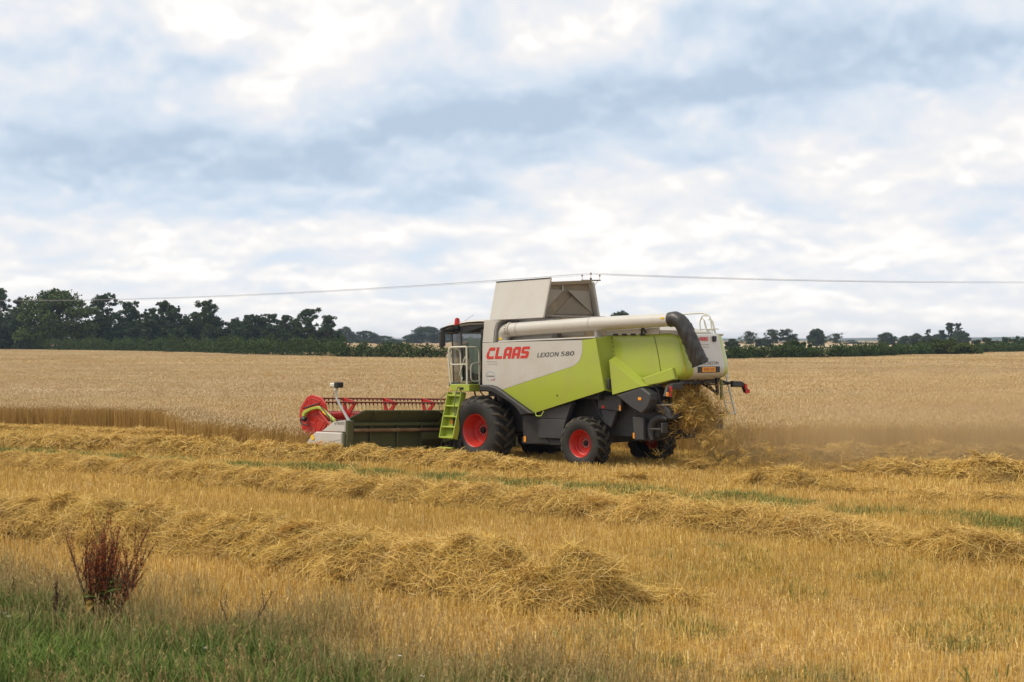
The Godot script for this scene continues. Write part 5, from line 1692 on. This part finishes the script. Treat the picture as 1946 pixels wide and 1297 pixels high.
# pts: ground points of the front foot of the swath; per point width across the view and height of the crest
func windrow(label: String, pts: Array, widths: Array, heights: Array, near: bool, seed_: int, group := ""):
	var t := thing("straw_windrow", label, "straw swath", pts[0], group)
	var o: Vector3 = pts[0]
	var nz := noise(0.9, seed_, 4)
	var n2 := noise(0.25, seed_ + 1, 2)
	var cum := [0.0]
	for i in range(1, pts.size()): cum.append(cum[i - 1] + pts[i].distance_to(pts[i - 1]))
	var total: float = cum[cum.size() - 1]
	var at_s := func(s: float) -> Array:
		var i := 0
		while i < cum.size() - 2 and s > cum[i + 1]: i += 1
		var f: float = clampf((s - cum[i]) / max(0.001, cum[i + 1] - cum[i]), 0, 1)
		var dir: Vector3 = (pts[i + 1] - pts[i]).normalized()
		var away := Vector3(dir.z, 0, -dir.x)
		if away.z > 0: away = -away
		return [pts[i].lerp(pts[i + 1], f), away, lerpf(widths[i], widths[i + 1], f), lerpf(heights[i], heights[i + 1], f), dir]
	var surf := func(s: float, q: float) -> Vector3:          # q 0 front foot .. 1 back foot
		var a: Array = at_s.call(s)
		var sh := pow(sin(PI * pow(clampf(q, 0, 1), 0.85)), 0.62)
		var h: float = a[3] * (0.92 + n2.get_noise_1d(s * 4.0) * 0.20)
		var foot: float = n2.get_noise_2d(s * 3.0, 50.0) * 0.14
		var p: Vector3 = a[0] + a[1] * ((q + foot * (1 - q)) * a[2])
		var bump := nz.get_noise_3d(p.x * 1.3, q * 2.0, p.z * 1.3) * 0.22 + nz.get_noise_3d(p.x * 4.0, q * 6.0 + 9.0, p.z * 4.0) * 0.12
		return p + Vector3(0, max(0.0, sh * h * (1.0 + bump * 1.3)) - 0.02, 0)
	var b := MB.new()
	var g := []
	var ns := int(total / (0.14 if near else 0.3)) + 2
	for i in ns + 1:
		var row := []
		for j in 15: row.append(surf.call(total * i / ns, j / 14.0) * Vector3(1, 0.86, 1) - o)
		g.append(row)
	var flip: bool = (g[1][0] - g[0][0]).cross(g[0][1] - g[0][0]).y < 0
	b.grid(g, flip)
	part(t, "straw_heap", b.mesh(), M.litter)
	var lists := [[], [], [], [], []]
	var tints := [[], [], [], [], []]
	var per_m := 42.0 if near else 30.0
	var mesh_set: Array = clumps if near else clumps_far
	for i in int(total * per_m):
		var s := rng.randf() * total
		var q := rng.randf_range(0.0, 0.98)
		if rng.randf() < 0.4: q = rng.randf_range(0.0, 0.4)
		var p: Vector3 = surf.call(s, q)
		var pa: Vector3 = surf.call(s, q + 0.06)
		var pb: Vector3 = surf.call(s, q - 0.06)
		var pc: Vector3 = surf.call(s + 0.1, q)
		var up := (pa - pb).cross(pc - p).normalized()
		if up.y < 0: up = -up
		up = (up + Vector3(rng.randfn(0, 0.15), 0.35, rng.randfn(0, 0.15))).normalized()
		var x := up.cross(Vector3(rng.randfn(), 0.1, rng.randfn())).normalized()
		var k := rng.randi_range(0, 4)
		var sc := rng.randf_range(0.75, 1.15)
		lists[k].append(Transform3D(Basis(x, up, x.cross(up)).scaled(Vector3(sc, sc, sc)), p - o))
		var l := rng.randf_range(0.82, 1.12)
		tints[k].append(Color(l, l * rng.randf_range(0.96, 1.01), l * rng.randf_range(0.85, 1.05)))
	for k in 5:
		if lists[k].size() > 0: copies(t, "loose_straw", mesh_set[k], M.straw, lists[k], tints[k])

func build_windrows():
	for i in 5:
		clumps.append(straw_clump(170, 0.27, 0.05, 0.36, 0.0025, 0.28))
		clumps_far.append(straw_clump(120, 0.24, 0.045, 0.30, 0.0042, 0.28))
	var G := func(a: Array) -> Array:
		var o := []
		for p in a: o.append(ground_at(p[0], p[1]))
		return o
	windrow("thick golden straw swath beside the red-brown dock plant, its end heaped into a round mound", G.call([[-260, 1012], [-60, 1030], [100, 1042], [300, 1062], [450, 1084], [600, 1112], [760, 1138], [900, 1160], [1020, 1172], [1100, 1178], [1170, 1176], [1230, 1168], [1290, 1166]]),
		[1.3, 1.3, 1.3, 1.3, 1.3, 1.3, 1.3, 1.3, 1.2, 1.3, 1.2, 0.9, 0.5], [0.64, 0.66, 0.70, 0.60, 0.64, 0.66, 0.64, 0.60, 0.52, 0.74, 0.56, 0.20, 0.05], true, 101)
	windrow("long golden straw swath crossing the whole stubble with a green weedy strip behind it", G.call([[-200, 880], [0, 894], [200, 908], [400, 930], [700, 960], [1000, 986], [1300, 1015], [1500, 1031], [1640, 1044], [1700, 1050], [1760, 1066], [1850, 1080], [1950, 1084], [2100, 1092]]),
		[0.9, 0.9, 0.9, 0.95, 0.95, 0.95, 0.95, 0.95, 0.9, 0.7, 0.95, 1.0, 0.9, 0.9], [0.32, 0.32, 0.36, 0.42, 0.42, 0.44, 0.44, 0.42, 0.30, 0.14, 0.36, 0.42, 0.28, 0.32], true, 103)
	windrow("golden straw swath lying against the header end and the front wheel", G.call([[-200, 848], [0, 857], [300, 868], [600, 884], [800, 892], [900, 900], [980, 906], [1050, 906]]),
		[1.0, 1.0, 1.0, 1.0, 1.0, 1.0, 0.9, 0.5], [0.44, 0.44, 0.46, 0.47, 0.42, 0.44, 0.30, 0.05], false, 105)
	windrow("low straw swath along the foot of the standing barley on the headland", G.call([[-200, 816], [0, 822], [200, 829], [340, 836], [440, 842]]), [1.0, 1.0, 1.0, 1.0, 0.6], [0.18, 0.18, 0.20, 0.20, 0.05], false, 107)
	windrow("short rounded heap of straw standing alone behind the combine", G.call([[1385, 926], [1430, 931], [1500, 934], [1570, 932], [1610, 928]]), [0.4, 1.0, 1.2, 0.9, 0.3], [0.05, 0.34, 0.42, 0.26, 0.04], true, 109)
	windrow("dark golden lumpy straw swath beside the solitary heap behind the combine", G.call([[1570, 903], [1650, 908], [1760, 914], [1850, 924], [1950, 926], [2150, 934]]), [0.6, 1.0, 1.0, 1.2, 1.1, 1.1], [0.18, 0.36, 0.38, 0.64, 0.50, 0.52], false, 111)
	windrow("dusty straw swath half hidden by chaff dust behind the combine", G.call([[1330, 884], [1420, 886], [1600, 888], [1800, 889], [1960, 890], [2150, 891]]), [0.8, 1.1, 1.1, 1.1, 1.1, 1.1], [0.28, 0.44, 0.48, 0.50, 0.52, 0.5], false, 113)
	var low := "low scattered straw tuft lying on the open stubble"
	for a in [[1310, 1296, 1160, 0.9, 0.16], [1610, 1560, 942, 0.9, 0.22], [1690, 1650, 947, 0.9, 0.15], [1800, 1730, 958, 0.9, 0.18], [1930, 1840, 956, 0.9, 0.16], [1230, 1190, 918, 0.7, 0.14], [1340, 1300, 898, 1.0, 0.30], [1060, 1010, 918, 0.8, 0.16], [950, 890, 921, 0.7, 0.18]]:
		windrow(low, G.call([[a[1] - 20, a[2]], [(a[0] + a[1]) * 0.5, a[2] + 2], [a[0] + 30, a[2] + 1]]), [a[3] * 0.4, a[3], a[3] * 0.4], [0.03, a[4], 0.03], a[2] > 920, 120 + int(a[0]), "scattered straw tufts")

# straw and chaff leaving the machine
func build_discharge():
	var t := thing("falling_straw", "tangle of chopped straw tumbling from under the rear hood of the combine", "straw")
	t.set_meta("kind", "stuff")
	var ms := []
	for i in 4: ms.append(straw_clump(34, 0.16, 0.14, 0.26, 0.006, 1.0))
	var l := [[], [], [], []]
	var k := [[], [], [], []]
	var loose := []
	for i in 3: loose.append(straw_clump(7, 0.5, 0.3, 0.22, 0.005, 1.2))
	var ll := [[], [], []]
	var lk := [[], [], []]
	for i in 190:
		var f := rng.randf()
		var q := rng.randi_range(0, 2)
		var w := 0.75 + f * 0.9
		var p := local_to_world(Vector3(lerpf(5.8, 6.5, f) + rng.randfn(0, 0.3 + 0.5 * f), lerpf(2.1, 0.25, f) + rng.randfn(0, 0.08), rng.randfn(-0.1, 0.36) * w))
		if p.y < 0.15: p.y = 0.15
		ll[q].append(Transform3D(Basis.from_euler(Vector3(rng.randf() * TAU, rng.randf() * TAU, rng.randf() * TAU)), p))
		lk[q].append(Color.WHITE)
	for i in 3: copies(t, "flying_straw", loose[i], M.straw, ll[i], lk[i])
	for i in 300:
		var f := rng.randf()
		var y := lerpf(2.2, 1.1, f)
		var x := lerpf(5.72, 6.15, pow(f, 1.2)) + rng.randfn(0, 0.12 + 0.08 * f)
		var z := rng.randf_range(-0.62, 0.62) * (1.0 + 0.25 * sin(y * 9.0)) + rng.randfn(0, 0.12) + lerpf(0.12, -0.05, f)
		var p := local_to_world(Vector3(x, y, z))
		var q := rng.randi_range(0, 3)
		l[q].append(Transform3D(Basis.from_euler(Vector3(rng.randf() * TAU, rng.randf() * TAU, rng.randf() * TAU)).scaled(Vector3.ONE * rng.randf_range(0.5, 1.0)), p))
		var g := rng.randf_range(0.75, 1.05)
		k[q].append(Color(g, g * 0.97, g * 0.9))
	# thrown outwards and settling on the ground
	for i in 130:
		var f := rng.randf()
		var a := rng.randf_range(-0.9, 0.9)
		var x := 5.9 + f * 3.6 * cos(a)
		var z := sin(a) * f * 3.2 - 0.2
		var y: float = lerpf(1.05, 0.1, f * f) * rng.randf_range(0.2, 1.0)
		var p := local_to_world(Vector3(x, max(0.06, y), z))
		var q := rng.randi_range(0, 3)
		l[q].append(Transform3D(Basis.from_euler(Vector3(rng.randf() * TAU, rng.randf() * TAU, rng.randf() * TAU)).scaled(Vector3.ONE * rng.randf_range(0.3, 0.7)), p))
		k[q].append(Color(0.9, 0.88, 0.82))
	for i in 4: copies(t, "straw_tangle", ms[i], M.straw, l[i], k[i])
	# chaff dust hanging behind the spreader
	var dust := FogMaterial.new()
	dust.density = 0.085
	dust.albedo = Color(0.92, 0.77, 0.56)
	var thin := FogMaterial.new()
	thin.density = 0.075
	thin.albedo = Color(0.92, 0.78, 0.58)
	var n := 0
	for a in [[Vector3(6.9, 0.8, -0.2), Vector3(2.0, 1.2, 2.4), dust], [Vector3(7.6, 0.85, -0.9), Vector3(2.8, 1.7, 2.6), dust], [Vector3(8.9, 0.6, -0.6), Vector3(3.4, 1.3, 3.0), dust], [Vector3(8.6, 1.0, -2.4), Vector3(4.2, 2.0, 3.0), thin], [Vector3(10.6, 0.8, -2.0), Vector3(5.0, 1.9, 4.0), thin], [Vector3(12.8, 1.0, -4.2), Vector3(6.5, 2.4, 4.5), thin], [Vector3(15.0, 0.7, -4.4), Vector3(8.0, 1.8, 5.0), thin], [Vector3(18.0, 0.9, -7.0), Vector3(9.0, 2.2, 5.0), thin], [Vector3(10.5, 1.2, -4.6), Vector3(8.0, 2.8, 4.0), thin], [Vector3(14.5, 1.1, -6.4), Vector3(9.0, 2.6, 4.0), thin]]:
		var fv := FogVolume.new()
		fv.name = numbered("chaff_dust")
		fv.shape = RenderingServer.FOG_VOLUME_SHAPE_ELLIPSOID
		fv.size = a[1]
		fv.material = a[2]
		fv.position = local_to_world(a[0])
		fv.rotation.y = -deg_to_rad(YAW)
		tag(fv, "tan haze of chaff dust drifting behind the combine", "dust", "clouds of chaff dust", "stuff")
		add_child(fv)

# ------------------------------------------------------------------ verge
func grass_patch(n: int, size: float, h0: float, w: float, k0: Color, k1: Color, droop: float) -> ArrayMesh:
	var b := Blades.new()
	for i in n:
		var p := Vector3(rng.randf_range(-0.5, 0.5) * size, -0.02, rng.randf_range(-0.5, 0.5) * size)
		var t := rng.randf() * TAU
		var h := h0 * rng.randf_range(0.45, 1.15)
		var d := Vector3(cos(t), 0, sin(t)) * h * rng.randf_range(0.1, 0.75) * droop + Vector3(0.12, 0, 0) * h
		var side := Vector3(cos(t + 1.57 + rng.randfn(0, 0.5)), 0, sin(t + 1.57 + rng.randfn(0, 0.5)))
		var c0 := k0.lerp(k1, rng.randf())
		var c1 := k0.lerp(k1, rng.randf())
		b.strip([p, p + d * 0.25 + Vector3(0, h * 0.55, 0), p + d * 0.65 + Vector3(0, h * 0.88, 0), p + d + Vector3(0, h * 0.98, 0)], [w, w * 0.9, w * 0.6, 0.0], side, c0, c1)
	return b.mesh()

func seed_grass(n: int, size: float, h0: float) -> ArrayMesh:
	var b := Blades.new()
	for i in n:
		var p := Vector3(rng.randf_range(-0.5, 0.5) * size, -0.02, rng.randf_range(-0.5, 0.5) * size)
		var h := h0 * rng.randf_range(0.7, 1.2)
		var d := Vector3(rng.randfn(0.10, 0.12), 1, rng.randfn(0, 0.12)) * h
		var t := rng.randf() * TAU
		var s := Vector3(cos(t), 0, sin(t))
		var k := Color(0.26, 0.17, 0.07).lerp(Color(0.44, 0.33, 0.16), rng.randf())
		var bend := Vector3(rng.randfn(0.08, 0.06), 0, 0) * h
		b.strip([p, p + d * 0.6, p + d + bend], [0.0022, 0.002, 0.0016], s, k, k)
		var tip := p + d + bend
		for j in 9:
			var q := tip - d * 0.02 * j
			var e := Vector3(rng.randfn(0, 0.009), 0.012, rng.randfn(0, 0.009))
			b.leaf(q + e * 0.6, e, Vector3(0.0025, 0, 0.0025), k)
	return b.mesh()

func build_verge():
	var lists := []
	var tints := []
	var meshes := []
	var g0 := Color(0.055, 0.10, 0.018)
	var g1 := Color(0.18, 0.24, 0.05)
	for i in 3: meshes.append(grass_patch(620, 0.7, 0.34, 0.0042, g0, g1, 1.0))
	for i in 2: meshes.append(grass_patch(170, 0.7, 0.46, 0.003, Color(0.16, 0.16, 0.05), Color(0.40, 0.31, 0.14), 0.8))
	for i in 2: meshes.append(seed_grass(26, 0.8, 0.60))
	for i in meshes.size():
		lists.append([])
		tints.append([])
	var nn := noise(0.35, 140, 3)
	var z := -8.5
	while z > -25.0:
		var x := z * 0.31 - 6.0
		while x < -z * 0.31 + 3.0:
			var px := x + rng.randf_range(-0.2, 0.2)
			var pz := z + rng.randf_range(-0.2, 0.2)
			x += 0.42
			var e := verge_depth(px) + nn.get_noise_2d(px, pz) * 1.6 + pz       # > 0 on the verge
			var p := Vector3(px, 0, pz)
			var b := Basis(Vector3.UP, rng.randf() * TAU).scaled(Vector3.ONE * rng.randf_range(0.8, 1.2))
			var l := 1.0 + nn.get_noise_2d(px * 2.0 + 40.0, pz * 2.0) * 0.35
			if e > 0.0:
				var k := rng.randi_range(0, 2)
				lists[k].append(Transform3D(b, p))
				tints[k].append(Color(l, l, l))
			if e > -2.6 and rng.randf() < (0.8 + 0.28 * min(e, 0.0) if e < 1.0 else 0.2):
				var k := rng.randi_range(3, 4)
				lists[k].append(Transform3D(b.scaled(Vector3.ONE * (0.8 if e < 0 else 1.0)), p))
				tints[k].append(Color(l, l, l))
			if e > -2.8 and rng.randf() < (0.75 + 0.25 * min(e, 0.0) if e < 1.0 else 0.2):
				var k := rng.randi_range(5, 6)
				lists[k].append(Transform3D(b.scaled(Vector3.ONE * (0.8 if e < 0 else 1.0)), p))
				tints[k].append(Color(l, l * 0.97, l * 0.9))
		z -= 0.42
	var v := thing("verge_grass", "long green and seeding brown grass of the verge around the dock plant", "grass")
	v.set_meta("kind", "stuff")
	for i in meshes.size(): copies(v, "grass_tuft", meshes[i], M.leaf, lists[i], tints[i])
	# green weeds in the stubble
	var weeds := []
	for i in 3: weeds.append(grass_patch(80, 0.6, 0.20, 0.0042, Color(0.12, 0.145, 0.03), Color(0.27, 0.285, 0.085), 0.9))
	var wl := [[], [], []]
	var wt := [[], [], []]
	var line := [[-40, 862], [300, 882], [600, 898], [900, 922], [1200, 942], [1500, 966], [1750, 986], [1960, 1010]]
	for i in line.size() - 1:
		var a := ground_at(line[i][0], line[i][1])
		var b2 := ground_at(line[i + 1][0], line[i + 1][1])
		for s in int(a.distance_to(b2) * 34.0):
			var p := a.lerp(b2, rng.randf()) + Vector3(rng.randfn(0, 0.2), 0, rng.randfn(0, lerpf(0.35, 0.9, i / 6.0)))
			if nn.get_noise_2d(p.x * 1.2, p.z * 1.2) < -0.12: continue
			var k := rng.randi_range(0, 2)
			wl[k].append(Transform3D(Basis(Vector3.UP, rng.randf() * TAU).scaled(Vector3.ONE * rng.randf_range(0.6, 1.25)), p))
			wt[k].append(Color.WHITE * rng.randf_range(0.8, 1.15))
	for i in 520:
		var p := ground_at(rng.randf_range(1050, 2000), rng.randf_range(1040, 1320))
		if nn.get_noise_2d(p.x * 1.1 + 70.0, p.z * 1.1) < 0.12: continue
		var k := rng.randi_range(0, 2)
		wl[k].append(Transform3D(Basis(Vector3.UP, rng.randf() * TAU).scaled(Vector3.ONE * rng.randf_range(0.5, 0.9)), p))
		wt[k].append(Color.WHITE * rng.randf_range(0.8, 1.1))
	var w := thing("weeds", "green grass weeds growing through the stubble between the swaths", "weeds")
	w.set_meta("kind", "stuff")
	for i in 3: copies(w, "weed_tuft", weeds[i], M.leaf, wl[i], wt[i])
	# dock plants gone to seed
	dock(ground_at(188, 1226), 1.28, 30, 0.26, true, "large bushy dock plant with rusty red seed stalks and broad green leaves", Color(0.36, 0.10, 0.03), Color(0.20, 0.05, 0.018))
	dock(ground_at(103, 1215), 0.66, 4, 0.05, false, "small dark dock stem with brown seeds beside the large dock plant", Color(0.085, 0.03, 0.016), Color(0.05, 0.02, 0.012))
	dock(ground_at(130, 1222), 0.40, 3, 0.06, false, "short withered dock with drooping brown seeds at the foot of the large dock plant", Color(0.10, 0.04, 0.02), Color(0.06, 0.025, 0.015))
	dock(ground_at(14, 1180), 0.52, 2, 0.03, false, "single thin dark dock stalk standing apart from the others in the grass", Color(0.06, 0.025, 0.016), Color(0.04, 0.018, 0.012))
	dock(ground_at(45, 1240), 0.60, 1, 0.0, false, "bare thin dark weed stem rising from the grass by the small dock", Color(0.06, 0.03, 0.018), Color(0.04, 0.02, 0.013))
	dock(ground_at(455, 1245), 0.78, 2, 0.30, false, "leaning reddish grass stem arching over the verge edge", Color(0.17, 0.08, 0.03), Color(0.12, 0.06, 0.025))
	# reeds at the right-hand corner
	var rl := "coarse green reed blade clump at the edge of the stubble"
	for a in [[1840, 1315, 0.26], [1905, 1310, 0.32]]:
		var b := Blades.new()
		for i in 4:
			var t := rng.randf() * TAU
			var h: float = a[2] * rng.randf_range(0.6, 1.2)
			var d := Vector3(rng.randfn(-0.25, 0.35), 0, rng.randfn(0, 0.3)) * h
			var p := Vector3(rng.randfn(0, 0.06), -0.02, rng.randfn(0, 0.06))
			var k := Color(0.11, 0.19, 0.04).lerp(Color(0.20, 0.29, 0.08), rng.randf())
			b.strip([p, p + d * 0.2 + Vector3(0, h * 0.55, 0), p + d * 0.6 + Vector3(0, h * 0.9, 0), p + d + Vector3(0, h * 0.95, 0)], [0.004, 0.007, 0.006, 0.0], Vector3(cos(t), 0, sin(t)), k, k)
		var r := thing("reed_clump", rl, "reeds", ground_at(a[0], a[1]), "reed clumps in the stubble")
		part(r, "blades", b.mesh(), M.leaf).set_meta("kind", "stuff")
	# small white flowers
	for a in [[8, 1166, 0.30], [16, 1172, 0.28], [131, 1231, 0.25], [255, 1198, 0.30], [157, 1217, 0.26], [365, 1228, 0.25], [377, 1248, 0.2], [403, 1235, 0.24], [390, 1232, 0.26], [476, 1258, 0.2], [335, 1258, 0.2], [803, 1286, 0.25], [760, 1248, 0.22], [498, 1205, 0.24]]:
		var base := ground_at(a[0], a[1], a[2])
		var f := thing("white_flower", "tiny white flower head in the verge grass", "flower", Vector3(base.x, 0, base.z), "white flowers in the verge grass")
		var b := Blades.new()
		for i in 9:
			var t := TAU * i / 9.0
			b.leaf(Vector3(cos(t) * 0.014, a[2] + rng.randf_range(-0.004, 0.006), sin(t) * 0.014), Vector3(cos(t) * 0.012, 0.004, sin(t) * 0.012), Vector3(-sin(t) * 0.006, 0, cos(t) * 0.006), Color(0.75, 0.74, 0.72))
		part(f, "petals", b.mesh(), M.leaf)
		var st := MB.new()
		st.tube([Vector3(0.01, -0.02, 0), Vector3(0.004, a[2] * 0.5, 0), Vector3(0, a[2], 0)], 0.002, 4)
		part(f, "stem", st.mesh(), M.green_dull)

func dock(where: Vector3, h: float, stems: int, spread: float, leaves: bool, label: String, k0: Color, k1: Color):
	var t := thing("dock_plant", label, "plant", where)
	var st := MB.new()
	var sd := Blades.new()
	var lf := Blades.new()
	for i in stems:
		var a := (float(i) + 0.5) / stems * 2.0 - 1.0
		var lean := Vector3(a * spread + 0.13 * h + rng.randfn(0, 0.07) * h, h * rng.randf_range(0.55, 1.04), rng.randfn(0, 0.12) * h)
		var p0 := Vector3(a * spread * 0.30, -0.02, rng.randfn(0, 0.03))
		var p1 := p0 + Vector3(lean.x * 0.35, lean.y * 0.5, lean.z * 0.4)
		var p2 := p0 + lean
		st.tube([p0, p1, p2], [0.008, 0.006, 0.0025], 5)
		# flower spikes: the stalk itself and side shoots crowded with seeds
		var spikes := [[p0.lerp(p1, 0.75), p2, 1.0]]
		for j in (5 if stems > 2 else 2):
			var f := rng.randf_range(0.45, 0.85)
			var o := p0.lerp(p1, f * 2.0) if f < 0.5 else p1.lerp(p2, f * 2.0 - 1.0)
			spikes.append([o, o + Vector3(rng.randfn(0.02, 0.05) * h, rng.randf_range(0.18, 0.34) * h, rng.randfn(0, 0.05) * h), 0.8])
		for s in spikes:
			var n := int(s[0].distance_to(s[1]) * 160.0)
			st.tube([s[0], s[1]], [0.004, 0.0015], 4)
			for q in n:
				var p: Vector3 = s[0].lerp(s[1], rng.randf()) + Vector3(rng.randfn(0, 0.010), rng.randfn(0, 0.01), rng.randfn(0, 0.010))
				var e := Vector3(rng.randfn(), rng.randfn(), rng.randfn()).normalized() * rng.randf_range(0.006, 0.012)
				sd.leaf(p, e, e.cross(Vector3(rng.randfn(), 1, rng.randfn())).normalized() * 0.006, k0.lerp(k1, rng.randf()))
	if leaves:
		for i in 76:
			var a := rng.randf() * TAU
			var l := rng.randf_range(0.12, 0.30)
			var o := Vector3(clampf(rng.randfn(0.05, 0.09), -0.10, 0.2), rng.randf_range(0.10, 0.56) * h, rng.randf_range(-0.04, 0.14))
			var d := Vector3(cos(a), rng.randf_range(-0.5, 0.6), sin(a)).normalized() * l
			var s := Vector3(-sin(a), rng.randfn(0, 0.3), cos(a)).normalized()
			var k := Color(0.05, 0.10, 0.02).lerp(Color(0.14, 0.19, 0.045), rng.randf())
			if rng.randf() < 0.2: k = Color(0.24, 0.15, 0.03)
			lf.strip([o, o + d * 0.3, o + d * 0.7 - Vector3(0, l * 0.08, 0), o + d - Vector3(0, l * 0.25, 0)], [0.006, l * 0.16, l * 0.14, 0.0], s, k, k)
		part(t, "leaves", lf.mesh(), M.leaf).set_meta("kind", "stuff")
	part(t, "stems", st.mesh(), M.bark)
	if stems > 1: part(t, "seeds", sd.mesh(), M.leaf).set_meta("kind", "stuff")
